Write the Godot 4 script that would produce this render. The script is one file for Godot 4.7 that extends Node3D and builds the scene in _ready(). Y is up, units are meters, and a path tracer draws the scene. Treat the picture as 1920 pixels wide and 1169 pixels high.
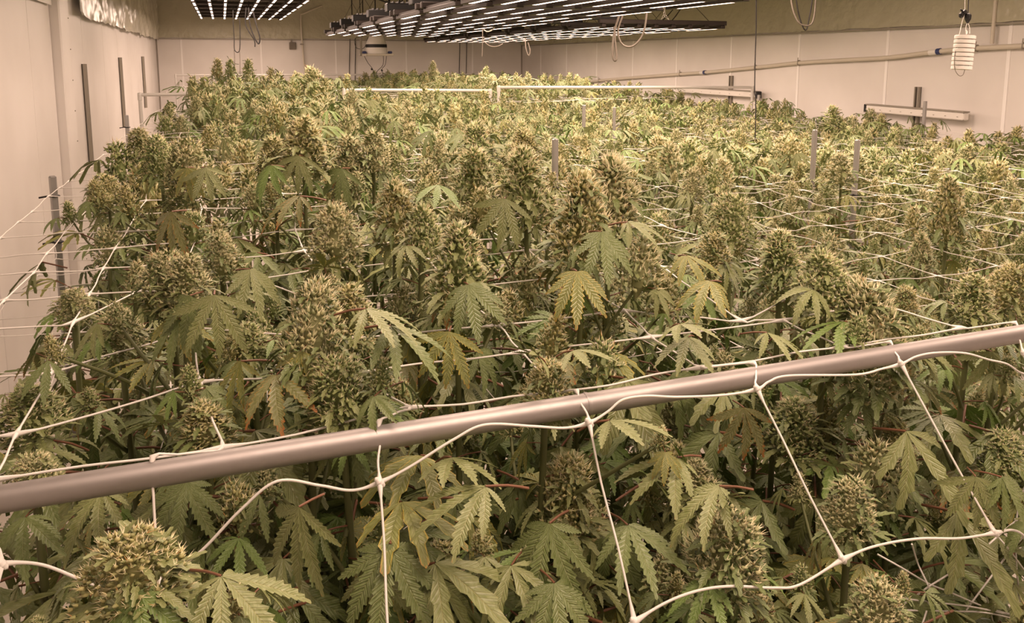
extends Node3D
# An indoor grow room: flowering plants under trellis nets, LED fixtures overhead, white panel walls.

const F := 1480.0            # focal length in pixels of the 1920x1169 frame
const EYE := Vector3(0, 1.66, 0)
const PITCH := 0.139626
const YAW := 0.348493
var principal_y := 112.0 + F * tan(PITCH)
var ahead := Vector3(sin(YAW) * cos(PITCH), -sin(PITCH), -cos(YAW) * cos(PITCH))
var across := Vector3(cos(YAW), 0, sin(YAW))
var upward := Vector3.ZERO
var rng := RandomNumberGenerator.new()
var used := {}
var mats := {}
var leaf_near := []
var leaf_mid := []
var bract_sets := []
var bract_mid := []
var bract_far := []
var foliage_near := []
var foliage_far := []

# ---------------------------------------------------------------- measuring helpers
func ray(px: float, py: float) -> Vector3:
	return across * ((px - 960.0) / F) - upward * ((py - principal_y) / F) + ahead
func at(px: float, py: float, depth: float) -> Vector3:
	return EYE + ray(px, py) * depth
func on_y(px: float, py: float, y: float) -> Vector3:
	var d := ray(px, py)
	return EYE + d * ((y - EYE.y) / d.y)
func on_x(px: float, py: float, x: float) -> Vector3:
	var d := ray(px, py)
	return EYE + d * (x / d.x)
func on_z(px: float, py: float, z: float) -> Vector3:
	var d := ray(px, py)
	return EYE + d * (z / d.z)
func seen_at(p: Vector3) -> Vector3:
	var q := p - EYE
	var d := q.dot(ahead)
	return Vector3(960.0 + F * q.dot(across) / d, principal_y - F * q.dot(upward) / d, d)

# ---------------------------------------------------------------- mesh collector
class Geo:
	var v := PackedVector3Array()
	var uv := PackedVector2Array()
	var c := PackedColorArray()
	var ix := PackedInt32Array()
	func p(pos: Vector3, u := Vector2.ZERO, col := Color.WHITE) -> int:
		v.append(pos)
		uv.append(u)
		c.append(col)
		return v.size() - 1
	func t(a: int, b: int, d: int) -> void:
		ix.append(a)
		ix.append(b)
		ix.append(d)
	func q(a: int, b: int, d: int, e: int) -> void:
		t(a, b, d)
		t(a, d, e)
	func put(am: ArrayMesh, mat: Material) -> void:
		if ix.is_empty():
			return
		var n := PackedVector3Array()
		n.resize(v.size())
		for i in range(0, ix.size(), 3):
			var a := ix[i]
			var b := ix[i + 1]
			var d := ix[i + 2]
			var k := (v[d] - v[a]).cross(v[b] - v[a])
			n[a] += k
			n[b] += k
			n[d] += k
		for i in n.size():
			n[i] = n[i].normalized() if n[i].length_squared() > 1e-20 else Vector3.UP
		var s := []
		s.resize(Mesh.ARRAY_MAX)
		s[Mesh.ARRAY_VERTEX] = v
		s[Mesh.ARRAY_NORMAL] = n
		s[Mesh.ARRAY_TEX_UV] = uv
		s[Mesh.ARRAY_COLOR] = c
		s[Mesh.ARRAY_INDEX] = ix
		am.add_surface_from_arrays(Mesh.PRIMITIVE_TRIANGLES, s)
		am.surface_set_material(am.get_surface_count() - 1, mat)
	func made(mat: Material) -> ArrayMesh:
		var am := ArrayMesh.new()
		put(am, mat)
		return am
	# a box with chamfered long edges: flat faces, own vertices for each
	func box(o: Vector3, size: Vector3, basis := Basis(), bevel := 0.0) -> void:
		var h := size * 0.5
		var b := minf(bevel, minf(h.x, minf(h.y, h.z)) * 0.9)
		for ax in 3:
			for s in [-1.0, 1.0]:
				var a1 := (ax + 1) % 3
				var a2 := (ax + 2) % 3
				var id := []
				for k in [[-1, -1], [1, -1], [1, 1], [-1, 1]]:
					var w := Vector3.ZERO
					w[ax] = s * h[ax]
					w[a1] = k[0] * (h[a1] - b)
					w[a2] = k[1] * (h[a2] - b)
					id.append(p(o + basis * w))
				if s > 0:
					q(id[3], id[2], id[1], id[0])
				else:
					q(id[0], id[1], id[2], id[3])
				if b > 0.0:
					for s2 in [-1.0, 1.0]:   # chamfer between this face and its neighbour along a1
						var e := []
						for k in [-1.0, 1.0]:
							var w1 := Vector3.ZERO
							w1[ax] = s * h[ax]
							w1[a1] = s2 * (h[a1] - b)
							w1[a2] = k * (h[a2] - b)
							var w2 := w1
							w2[ax] = s * (h[ax] - b)
							w2[a1] = s2 * h[a1]
							e.append(p(o + basis * w1))
							e.append(p(o + basis * w2))
						if s * s2 > 0:
							q(e[0], e[2], e[3], e[1])
						else:
							q(e[1], e[3], e[2], e[0])
	# a round cord or pipe along points
	func tube(pts: PackedVector3Array, radii: PackedFloat32Array, sides := 6, caps := true, col := Color.WHITE) -> void:
		var m := pts.size()
		var ref := Vector3.UP
		var first := v.size()
		for i in m:
			var d := (pts[mini(i + 1, m - 1)] - pts[maxi(i - 1, 0)]).normalized()
			if absf(d.dot(ref)) > 0.95:
				ref = Vector3.RIGHT if absf(d.x) < 0.8 else Vector3.BACK
			var e1 := d.cross(ref).normalized()
			var e2 := d.cross(e1)
			ref = e1.cross(d).normalized()
			for k in sides:
				var a := TAU * k / sides
				p(pts[i] + (e1 * cos(a) + e2 * sin(a)) * radii[i], Vector2(float(k) / sides, float(i) / m), col)
		for i in m - 1:
			for k in sides:
				var a := first + i * sides + k
				var b := first + i * sides + (k + 1) % sides
				q(a, b, b + sides, a + sides)
		if caps:
			for e in [0, m - 1]:
				var mid := p(pts[e], Vector2.ZERO, col)
				var ring := []
				for k in sides:
					ring.append(p(v[first + e * sides + k], Vector2.ZERO, col))
				for k in sides:
					if e == 0:
						t(mid, ring[(k + 1) % sides], ring[k])
					else:
						t(mid, ring[k], ring[(k + 1) % sides])
	# a turned shape about the y axis: profile of (radius, height), from the bottom up
	func lathe(o: Vector3, prof: Array, sides := 20) -> void:
		for i in prof.size() - 1:
			var a := []
			var b := []
			for k in sides:
				var d := Vector3(cos(TAU * k / sides), 0, sin(TAU * k / sides))
				a.append(p(o + d * prof[i].x + Vector3.UP * prof[i].y))
				b.append(p(o + d * prof[i + 1].x + Vector3.UP * prof[i + 1].y))
			for k in sides:
				var j := (k + 1) % sides
				q(a[j], b[j], b[k], a[k])

func smooth_line(ctrl: Array, per := 6) -> PackedVector3Array:
	var out := PackedVector3Array()
	var m := ctrl.size()
	for i in m - 1:
		var a: Vector3 = ctrl[maxi(i - 1, 0)]
		var b: Vector3 = ctrl[i]
		var c: Vector3 = ctrl[i + 1]
		var d: Vector3 = ctrl[mini(i + 2, m - 1)]
		for k in per:
			out.append(b.cubic_interpolate(c, a, d, float(k) / per))
	out.append(ctrl[m - 1])
	return out
func even(n: int, r: float) -> PackedFloat32Array:
	var a := PackedFloat32Array()
	a.resize(n)
	a.fill(r)
	return a

# ---------------------------------------------------------------- things, parts, tags
func numbered(called: String) -> String:
	var n: int = used.get(called, -1) + 1
	used[called] = n
	return called if n == 0 else "%s_%03d" % [called, n]
func tag(o: Node3D, label: String, category: String, group := "", kind := "") -> Node3D:
	if label: o.set_meta("label", label)
	if category: o.set_meta("category", category)
	if group: o.set_meta("group", group)
	if kind: o.set_meta("kind", kind)
	return o
func thing(called: String, label: String, category: String, pos := Vector3.ZERO, group := "") -> Node3D:
	var o := Node3D.new()
	o.name = numbered(called)
	o.position = pos
	add_child(o)
	tag(o, label, category, group)
	return o
func part(called: String, mesh: Mesh, parent: Node, xf := Transform3D()) -> MeshInstance3D:
	var o := MeshInstance3D.new()
	o.name = called
	o.mesh = mesh
	o.transform = xf
	parent.add_child(o, true)
	return o
func setting(called: String, mesh: Mesh, pos := Vector3.ZERO) -> MeshInstance3D:
	var o := part(called, mesh, self, Transform3D(Basis(), pos))
	o.set_meta("kind", "structure")
	return o
func wire(pts: Array, r: float, mat: Material, per := 6, sides := 6) -> ArrayMesh:
	var g := Geo.new()
	var l := smooth_line(pts, per)
	g.tube(l, even(l.size(), r), sides)
	return g.made(mat)

# ---------------------------------------------------------------- materials
func plain_mat(key: String, srgb: Color, rough: float, metal := 0.0, spec := 0.5) -> StandardMaterial3D:
	var m := StandardMaterial3D.new()
	m.resource_name = key
	m.albedo_color = srgb
	m.roughness = rough
	m.metallic = metal
	m.metallic_specular = spec
	mats[key] = m
	return m
func noise_tex(sd: int, freq: float, lo: Color, hi: Color, normal := false, strength := 2.0) -> NoiseTexture2D:
	var n := FastNoiseLite.new()
	n.seed = sd
	n.frequency = freq
	n.fractal_octaves = 4
	var t := NoiseTexture2D.new()
	t.width = 256
	t.height = 256
	t.seamless = true
	t.noise = n
	if normal:
		t.as_normal_map = true
		t.bump_strength = strength
	else:
		var g := Gradient.new()
		g.set_color(0, lo)
		g.set_color(1, hi)
		t.color_ramp = g
	return t
func leaf_picture(base: Color, vein: Color, rim: Color, rim_from: float, burn: Color, burn_from: float, sd: int) -> Array:
	var w := 96
	var h := 256
	var im := Image.create(w, h, false, Image.FORMAT_RGB8)
	var bump := Image.create(w, h, false, Image.FORMAT_RGB8)
	var n := FastNoiseLite.new()
	n.seed = sd
	n.frequency = 0.03
	for y in h:
		var v := (y + 0.5) / h
		for x in w:
			var u := (x + 0.5) / w
			var side := absf(u - 0.5) * 2.0
			var nz := n.get_noise_2d(x * 1.5, y)
			var fine := n.get_noise_2d(x * 9.0 + 300.0, y * 9.0)
			var ph := fposmod(v * 13.0 - side * 1.15 + (0.5 if u > 0.5 else 0.0), 1.0)
			var lat := clampf(1.0 - absf(ph - 0.5) / 0.10, 0.0, 1.0) * (1.0 - side * 0.4)
			var mid := clampf(1.0 - side / 0.085, 0.0, 1.0)
			var col := base.lerp(base.lightened(0.22), clampf(0.5 + nz * 0.9 + fine * 0.35, 0.0, 1.0))
			col = col.lerp(vein, lat * 0.75)
			col = col.lerp(vein, mid * 0.85)
			var edge := side + nz * 0.28 + fine * 0.12
			col = col.lerp(rim, clampf((edge - rim_from) / 0.22, 0.0, 1.0))
			col = col.lerp(burn, clampf((v + nz * 0.22 + (side - 0.5) * 0.12 - burn_from) / 0.10, 0.0, 1.0))
			im.set_pixel(x, y, col)
			var hgt := 0.45 + 0.35 * sin(ph * PI) * (1.0 - lat) - mid * 0.3
			bump.set_pixel(x, y, Color(hgt, hgt, hgt))
	bump.bump_map_to_normal_map(3.0)
	return [ImageTexture.create_from_image(im), ImageTexture.create_from_image(bump)]
func leaf_mat(key: String, pic: Array, back: Color) -> void:
	var m := plain_mat(key, Color.WHITE, 0.44, 0.0, 0.6)
	m.albedo_texture = pic[0]
	m.normal_enabled = true
	m.normal_texture = pic[1]
	m.normal_scale = 2.2
	m.cull_mode = BaseMaterial3D.CULL_DISABLED
	m.backlight_enabled = true
	m.backlight = back
func make_materials() -> void:
	var m := plain_mat("wall_panel", Color(0.90, 0.885, 0.87), 0.45)
	m.albedo_texture = noise_tex(3, 0.012, Color(0.95, 0.945, 0.94), Color(1, 1, 1))
	m.uv1_triplanar = true
	m.uv1_world_triplanar = true
	m.uv1_scale = Vector3(0.4, 0.4, 0.4)
	plain_mat("wall_core", Color(0.72, 0.69, 0.65), 0.7)
	plain_mat("seam_strip", Color(0.95, 0.94, 0.93), 0.4)
	plain_mat("floor", Color(0.80, 0.77, 0.73), 0.5)
	plain_mat("ceiling", Color(0.80, 0.78, 0.74), 0.8)
	m = plain_mat("sheeting", Color(0.70, 0.685, 0.60), 0.30)
	m.normal_enabled = true
	m.normal_texture = noise_tex(11, 0.02, Color.BLACK, Color.WHITE, true, 6.0)
	m.normal_scale = 0.5
	m.uv1_triplanar = true
	m.uv1_scale = Vector3(1.2, 1.2, 1.2)
	m = plain_mat("crumpled", Color(0.78, 0.765, 0.70), 0.22, 0.0, 0.7)
	m = plain_mat("conduit", Color(0.66, 0.64, 0.63), 0.36, 0.85)
	m.roughness_texture = noise_tex(21, 0.05, Color(0.8, 0.8, 0.8), Color(1, 1, 1))
	m.roughness = 0.58
	m.uv1_triplanar = true
	m.uv1_scale = Vector3(6, 6, 6)
	plain_mat("post_steel", Color(0.66, 0.65, 0.64), 0.45, 0.55)
	plain_mat("strut_steel", Color(0.60, 0.575, 0.53), 0.55, 0.2)
	plain_mat("frame_tube", Color(0.83, 0.82, 0.80), 0.4, 0.2)
	plain_mat("cord", Color(0.90, 0.885, 0.86), 0.55)
	plain_mat("black_plastic", Color(0.045, 0.04, 0.04), 0.5)
	plain_mat("black_cable", Color(0.10, 0.09, 0.085), 0.6)
	plain_mat("grey_cable", Color(0.45, 0.42, 0.38), 0.6)
	plain_mat("white_plastic", Color(0.90, 0.885, 0.86), 0.4)
	plain_mat("pvc", Color(0.80, 0.77, 0.71), 0.4)
	plain_mat("blue_plastic", Color(0.20, 0.24, 0.42), 0.5)
	plain_mat("zinc_chain", Color(0.82, 0.80, 0.76), 0.35, 0.7)
	plain_mat("housing", Color(0.20, 0.17, 0.155), 0.5, 0.3)
	plain_mat("grey_housing", Color(0.42, 0.39, 0.36), 0.5, 0.3)
	m = plain_mat("led_glow", Color(0.9, 0.88, 0.85), 0.5)
	m.emission_enabled = true
	m.emission = LAMP
	m.emission_energy_multiplier = 7.0
	# plants
	leaf_mat("leaf_green", leaf_picture(Color(0.365, 0.43, 0.20), Color(0.50, 0.53, 0.31), Color(0.50, 0.53, 0.28), 0.98, Color(0.62, 0.50, 0.22), 1.10, 5), Color(0.10, 0.15, 0.025))
	leaf_mat("leaf_olive", leaf_picture(Color(0.435, 0.475, 0.245), Color(0.57, 0.57, 0.36), Color(0.58, 0.56, 0.31), 0.97, Color(0.60, 0.44, 0.18), 1.02, 6), Color(0.10, 0.14, 0.03))
	leaf_mat("leaf_bright", leaf_picture(Color(0.36, 0.47, 0.17), Color(0.48, 0.57, 0.27), Color(0.50, 0.52, 0.20), 1.00, Color(0.55, 0.45, 0.18), 1.15, 7), Color(0.16, 0.26, 0.03))
	leaf_mat("leaf_yellowed", leaf_picture(Color(0.46, 0.49, 0.22), Color(0.46, 0.48, 0.25), Color(0.72, 0.65, 0.29), 0.72, Color(0.68, 0.50, 0.20), 0.90, 8), Color(0.16, 0.17, 0.03))
	leaf_mat("leaf_scorched", leaf_picture(Color(0.40, 0.42, 0.21), Color(0.50, 0.50, 0.28), Color(0.66, 0.50, 0.22), 0.80, Color(0.62, 0.37, 0.13), 0.80, 9), Color(0.12, 0.11, 0.02))
	plain_mat("petiole", Color(0.46, 0.31, 0.22), 0.5)
	plain_mat("stem", Color(0.36, 0.38, 0.22), 0.6)
	for i in 3:
		m = plain_mat("bud_%d" % i, [Color(1, 1, 1), Color(1.0, 0.975, 0.90), Color(0.90, 0.96, 0.86)][i], 0.62, 0.0, 0.4)
		m.vertex_color_use_as_albedo = true
	m = plain_mat("hair", Color(1, 1, 1), 0.6)
	m.vertex_color_use_as_albedo = true

# ---------------------------------------------------------------- leaves
func leaflet(g: Geo, o: Vector3, dir: Vector3, up: Vector3, length: float, width: float, droop: float, teeth: int, fold: float, bend := 0.0) -> void:
	var side := dir.cross(up).normalized()
	var m := teeth * 2
	var P := PackedVector3Array()
	var N := PackedVector3Array()
	var S := PackedVector3Array()
	var pos := o
	for j in m + 1:
		var s := float(j) / m
		var a := droop * s
		var d := dir * cos(a) - up * sin(a)
		var n := up * cos(a) + dir * sin(a)
		d = (d + side * bend * s).normalized()
		P.append(pos)
		N.append(n)
		S.append(d.cross(n).normalized())
		pos += d * (length / m)
	var mids := []
	for k in teeth + 1:
		mids.append(g.p(P[k * 2], Vector2(0.5, float(k) / teeth)))
	for sd in [-1.0, 1.0]:
		var e := []
		for j in m + 1:
			var s := float(j) / m
			var w := width * 0.5 * 4.14 * pow(s, 1.0) * pow(1.0 - s, 1.05)
			var tip := j % 2 == 1
			w = (w * 1.14 + width * 0.03) if tip else w * 0.80
			if j == 0: w = width * 0.04
			if j == m: w = 0.0
			var q := P[j]
			if tip:
				q = P[j].lerp(P[mini(j + 1, m)], 0.62)
			e.append(g.p(q + S[j] * sd * w + N[j] * (fold * w), Vector2(0.5 + 0.5 * sd, s)))
		for k in teeth:
			var a: int = mids[k]
			var b: int = mids[k + 1]
			var e0: int = e[k * 2]
			var e1: int = e[k * 2 + 1]
			var e2: int = e[k * 2 + 2]
			if sd < 0:
				g.t(a, e0, e1)
				g.t(a, e1, b)
				if k < teeth - 1: g.t(b, e1, e2)
			else:
				g.t(a, e1, e0)
				g.t(a, b, e1)
				if k < teeth - 1: g.t(b, e2, e1)

# a palmate leaf: leaf stalk from the origin along +z, leaflets spread at its end; unit: longest leaflet = 1
const LEAF_KINDS := [
	# leaflets, tilt of the blade downwards, droop along each leaflet, stalk length, stalk rise, fold
	[7, 0.05, 0.55, 0.55, 0.35, 0.30],
	[7, 0.30, 0.75, 0.50, 0.30, 0.34],
	[7, 0.85, 0.55, 0.45, 0.25, 0.26],
	[5, 1.15, 0.35, 0.40, 0.15, 0.22],
	[7, -0.35, 0.40, 0.60, 0.65, 0.30],
	[5, 0.55, 1.00, 0.50, 0.40, 0.40],
	[3, 0.60, 0.50, 0.25, 0.35, 0.30],
	[7, 0.15, 0.95, 0.60, 0.45, 0.28],
	[5, -0.75, 0.30, 0.35, 0.85, 0.34],
	[5, 0.95, 0.80, 0.45, 0.05, 0.30],
]
func fan(g: Geo, stalk: Geo, kind: int, teeth: int, xf := Transform3D()) -> void:
	var k: Array = LEAF_KINDS[kind]
	var rise: float = k[4]
	var pl: float = k[3]
	var J := Vector3(0, sin(rise) * pl * 0.8, cos(rise) * pl)
	if stalk:
		var l := smooth_line([xf * Vector3.ZERO, xf * Vector3(0, J.y * 0.65, J.z * 0.5), xf * J], 2)
		var rr := 0.016 * xf.basis.x.length()
		stalk.tube(l, even(l.size(), rr), 4, false)
	var tilt: float = k[1]
	var f := Vector3(0, -sin(tilt), cos(tilt))
	var up := Vector3(0, cos(tilt), sin(tilt))
	var r := Vector3.RIGHT
	var count: int = k[0]
	var half := count / 2
	for i in range(-half, half + 1):
		var ai := absi(i)
		var step := (0.62 if count == 7 else 0.70) * (0.80 if tilt > 0.8 else 1.0)
		var a := i * step + rng.randf_range(-0.10, 0.10)
		var length: float = [1.0, 0.90, 0.66, 0.38][ai] * rng.randf_range(0.92, 1.06)
		var d := (f * cos(a) + r * sin(a)).normalized()
		var lift := rng.randf_range(-0.16, 0.12) - 0.10 * ai
		d = (d + up * lift).normalized()
		var u := (up - d * up.dot(d)).normalized()
		var w := length * rng.randf_range(0.17, 0.21)
		leaflet(g, xf * J, (xf.basis * d).normalized(), (xf.basis * u).normalized(), length * xf.basis.x.length(), w * xf.basis.x.length(), k[2] * rng.randf_range(0.7, 1.25), teeth, k[5], rng.randf_range(-0.22, 0.22))
func fan_mesh(kind: int, teeth: int) -> ArrayMesh:
	var g := Geo.new()
	var s := Geo.new()
	fan(g, s, kind, teeth)
	var am := ArrayMesh.new()
	g.put(am, mats.leaf_green)
	s.put(am, mats.petiole)
	return am
func foliage_mesh(count: int, teeth: int, radius: float, depth: float, size: float) -> ArrayMesh:
	var gs := [Geo.new(), Geo.new(), Geo.new(), Geo.new()]
	var st := Geo.new()
	for i in count:
		var a := i * 2.39996 + rng.randf_range(-0.4, 0.4)
		var y := -depth * (i + rng.randf()) / count
		var rr := radius * rng.randf_range(0.05, 0.75)
		var xf := Transform3D(Basis(Vector3.UP, a) * Basis(Vector3.RIGHT, rng.randf_range(-0.5, 0.35)) * Basis(Vector3.BACK, rng.randf_range(-0.4, 0.4)), Vector3(sin(a) * rr, y, cos(a) * rr))
		xf.basis = xf.basis.scaled(Vector3.ONE * size * rng.randf_range(0.75, 1.2))
		var pick := rng.randf()
		fan(gs[0 if pick < 0.45 else 1 if pick < 0.75 else 2 if pick < 0.92 else 3], st if teeth > 2 else null, [0, 1, 2, 5, 7, 9, 3][rng.randi() % 7], teeth, xf)
	var am := ArrayMesh.new()
	for i in 4:
		gs[i].put(am, mats[["leaf_green", "leaf_olive", "leaf_bright", "leaf_yellowed"][i]])
	st.put(am, mats.petiole)
	return am

# ---------------------------------------------------------------- flower clusters
func spindle(g: Geo, o: Vector3, d: Vector3, length: float, r: float, col: Color, sides := 4) -> void:
	var ref := Vector3.UP if absf(d.y) < 0.9 else Vector3.RIGHT
	var e1 := d.cross(ref).normalized()
	var e2 := d.cross(e1)
	var b := g.p(o, Vector2.ZERO, col)
	var tip := g.p(o + d * length + Vector3(0, length * 0.12, 0), Vector2.ZERO, col.lightened(0.06))
	var ring := []
	for k in sides:
		var a := TAU * k / sides
		ring.append(g.p(o + d * length * 0.36 + (e1 * cos(a) + e2 * sin(a)) * r, Vector2.ZERO, col))
	for k in sides:
		var x: int = ring[k]
		var y: int = ring[(k + 1) % sides]
		g.t(b, y, x)
		g.t(tip, x, y)
func hair(g: Geo, o: Vector3, d: Vector3, length: float, r: float, col: Color) -> void:
	var ref := Vector3.UP if absf(d.y) < 0.9 else Vector3.RIGHT
	var e1 := d.cross(ref).normalized() * r
	var e2 := d.cross(e1).normalized() * r
	var a := g.p(o + e1, Vector2.ZERO, col)
	var b := g.p(o - e1 * 0.5 + e2 * 0.86, Vector2.ZERO, col)
	var c := g.p(o - e1 * 0.5 - e2 * 0.86, Vector2.ZERO, col)
	var tip := g.p(o + d * length, Vector2.ZERO, col)
	g.t(a, b, tip)
	g.t(b, c, tip)
	g.t(c, a, tip)
# height 1, base at the origin; [bracts with sugar leaves, pistils]
func cola(sd: int, lobes: int, per: int, size: float, hairs: int, hair_r: float, leaves: int, teeth: int, radius: float, blunt: float) -> Array:
	rng.seed = sd
	var g := Geo.new()
	var h := Geo.new()
	var lf := Geo.new()
	# the stem core that the lobes sit on
	var core := []
	for i in 9:
		var t := i / 8.0
		core.append(Vector2(maxf(radius * 0.42 * _cola_r(t, blunt) * clampf(0.12 + t * 2.6, 0.0, 1.0), 0.004), t * 0.93))
	var c0 := g.v.size()
	g.lathe(Vector3.ZERO, core, 8)
	for i in range(c0, g.v.size()):
		g.c[i] = Color(0.29, 0.30, 0.14)
	for i in lobes:
		var t := (i + 0.5) / lobes
		var a := i * 2.39996 + rng.randf_range(-0.3, 0.3)
		var rt := radius * _cola_r(t, blunt)
		var out := Vector3(cos(a), 0, sin(a))
		var ctr := out * rt * rng.randf_range(0.5, 0.78) + Vector3.UP * (t * 0.93 + rng.randf_range(-0.04, 0.04))
		var rb := radius * lerpf(0.52, 0.30, t) * rng.randf_range(0.75, 1.3)
		var lobe_tone := rng.randf_range(-0.25, 0.35)
		for j in per:
			var z := 1.0 - (j + 0.5) / per * 1.35
			var b := j * 2.39996 + i
			var ax := (out * (1.0 - t * 0.75) + Vector3.UP * (0.30 + t)).normalized()
			var e1 := ax.cross(Vector3.UP if absf(ax.y) < 0.9 else Vector3.RIGHT).normalized()
			var e2 := ax.cross(e1)
			var rz := sqrt(maxf(1.0 - z * z, 0.0))
			var d := (ax * z + (e1 * cos(b) + e2 * sin(b)) * rz).normalized()
			var o := ctr + d * rb * 0.72
			var dd := (d + Vector3.UP * 0.45 + Vector3(rng.randf_range(-0.35, 0.35), rng.randf_range(-0.2, 0.3), rng.randf_range(-0.35, 0.35))).normalized()
			var mixv := clampf(rng.randf() * 0.8 + lobe_tone * 0.6, 0.0, 1.0)
			var col := Color(0.175, 0.205, 0.082).lerp(Color(0.50, 0.475, 0.245), mixv)
			if (i * 7 + j * 5) % 20 < 3:
				var ld := (d * 1.1 + Vector3.UP * rng.randf_range(-0.5, 0.7)).normalized()
				var lu := (Vector3.UP - ld * ld.y).normalized()
				leaflet(lf, o - ld * size * 0.5, ld, lu, size * rng.randf_range(2.2, 3.6), size * rng.randf_range(0.85, 1.2), rng.randf_range(0.0, 1.1), maxi(teeth - 2, 2), 0.5, rng.randf_range(-0.3, 0.3))
			else:
				spindle(g, o, dd, size * rng.randf_range(0.85, 1.5), size * 0.40 * rng.randf_range(0.8, 1.2), col)
			var nh := hairs if rng.randf() < 0.72 else 0
			for k in nh:
				var hd := (dd + Vector3(rng.randf_range(-0.7, 0.7), rng.randf_range(-0.1, 0.9), rng.randf_range(-0.7, 0.7))).normalized()
				var hc := Color(0.68, 0.60, 0.34).lerp(Color(0.80, 0.73, 0.48), rng.randf())
				if rng.randf() < 0.06:
					hc = Color(0.42, 0.22, 0.07)
				hair(h, o + dd * size * 0.55, hd, size * rng.randf_range(0.9, 2.0), hair_r, hc)
	for i in leaves:
		var t := pow(rng.randf(), 1.5) * 0.80
		var a := i * 2.39996 + rng.randf_range(-0.4, 0.4)
		var out := Vector3(cos(a), 0, sin(a))
		var rt := radius * _cola_r(t, blunt)
		var d := (out + Vector3.UP * rng.randf_range(-0.25, 0.75)).normalized()
		var u := (Vector3.UP - d * d.y).normalized()
		var length := rng.randf_range(0.20, 0.36) * (1.1 - t * 0.5)
		leaflet(lf, out * rt * 0.55 + Vector3.UP * (t * 0.93), d, u, length + rt * 0.45, length * 0.30, rng.randf_range(0.6, 1.7), teeth, 0.4, rng.randf_range(-0.3, 0.3))
	var am := ArrayMesh.new()
	g.put(am, mats.bud_0)
	lf.put(am, mats.leaf_olive)
	if hair_r > 0.007:
		h.put(am, mats.hair)
		return [am, null]
	return [am, h.made(mats.hair)]
func _cola_r(t: float, blunt: float) -> float:
	return pow(maxf(1.0 - t, 0.0), blunt) * clampf(0.55 + t / 0.28 * 0.45, 0.0, 1.0) + 0.10

func make_plant_stock() -> void:
	for k in LEAF_KINDS.size():
		rng.seed = 100 + k
		leaf_near.append(fan_mesh(k, 11))
		rng.seed = 200 + k
		leaf_mid.append(fan_mesh(k, 4))
	#            seed lobes per size hairs r leaves teeth radius blunt
	var forms := [[0.36, 0.85], [0.42, 0.50], [0.33, 0.95], [0.38, 0.62], [0.43, 0.70], [0.34, 0.75]]
	for i in forms.size():
		bract_sets.append(cola(300 + i, 22, 27, 0.063, 3, 0.0054, 30, 5, forms[i][0], forms[i][1]))
		bract_mid.append(cola(400 + i, 17, 11, 0.092, 2, 0.0100, 16, 3, forms[i][0], forms[i][1]))
		bract_far.append(cola(500 + i, 12, 6, 0.145, 1, 0.018, 9, 2, forms[i][0], forms[i][1]))
	for i in 3:
		rng.seed = 600 + i
		foliage_near.append(foliage_mesh(28, 4, 0.17, 0.50, 0.088))
		foliage_far.append(foliage_mesh(40, 2, 0.30, 0.36, 0.105))

# ---------------------------------------------------------------- plants
func stem_between(a: Vector3, b: Vector3, r: float, mat: Material) -> ArrayMesh:
	var mid := (a + b) * 0.5 + Vector3(rng.randf_range(-0.01, 0.01), 0, rng.randf_range(-0.01, 0.01))
	var l := smooth_line([a, mid, b], 3)
	var rr := PackedFloat32Array()
	for i in l.size():
		rr.append(lerpf(r, r * 0.6, float(i) / l.size()))
	var g := Geo.new()
	g.tube(l, rr, 5)
	return g.made(mat)
func add_cluster(plant: Node3D, tip: Vector3, height: float, form: int, lod: int, lean: Vector3, stretch := 1.0) -> MeshInstance3D:
	var set_: Array = [bract_sets, bract_mid, bract_far][lod]
	var both: Array = set_[form % 6]
	var up := (Vector3.UP + lean).normalized()
	var b := Basis(Quaternion(Vector3.UP, up)) * Basis(Vector3.UP, rng.randf() * TAU)
	b = b * Basis.from_scale(Vector3(height / stretch, height, height / stretch))
	var o := part("flower_cluster", both[0], plant, Transform3D(b, tip - up * height))
	o.set_surface_override_material(0, mats["bud_%d" % (rng.randi() % 3)])
	if rng.randf() < 0.4 and o.mesh.get_surface_count() > 1:
		o.set_surface_override_material(1, mats.leaf_green)
	if both[1]:
		var h := part("pistils", both[1], o)
		h.set_meta("kind", "stuff")
	return o
func pick_leaf_mat(yellow := 0.14) -> StandardMaterial3D:
	var r := rng.randf()
	if r < yellow: return mats.leaf_yellowed if rng.randf() < 0.6 else mats.leaf_scorched
	r = rng.randf()
	return mats.leaf_green if r < 0.40 else mats.leaf_olive if r < 0.79 else mats.leaf_bright
func add_leaf(plant: Node3D, pos: Vector3, yaw: float, pitch: float, roll: float, size: float, kind: int, near: bool, mat: Material) -> MeshInstance3D:
	var b := Basis(Vector3.UP, yaw) * Basis(Vector3.RIGHT, pitch) * Basis(Vector3.BACK, roll)
	var o := part("fan_leaf", (leaf_near if near else leaf_mid)[kind], plant, Transform3D(b * Basis.from_scale(Vector3.ONE * size), pos))
	o.set_surface_override_material(0, mat)
	return o
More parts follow.
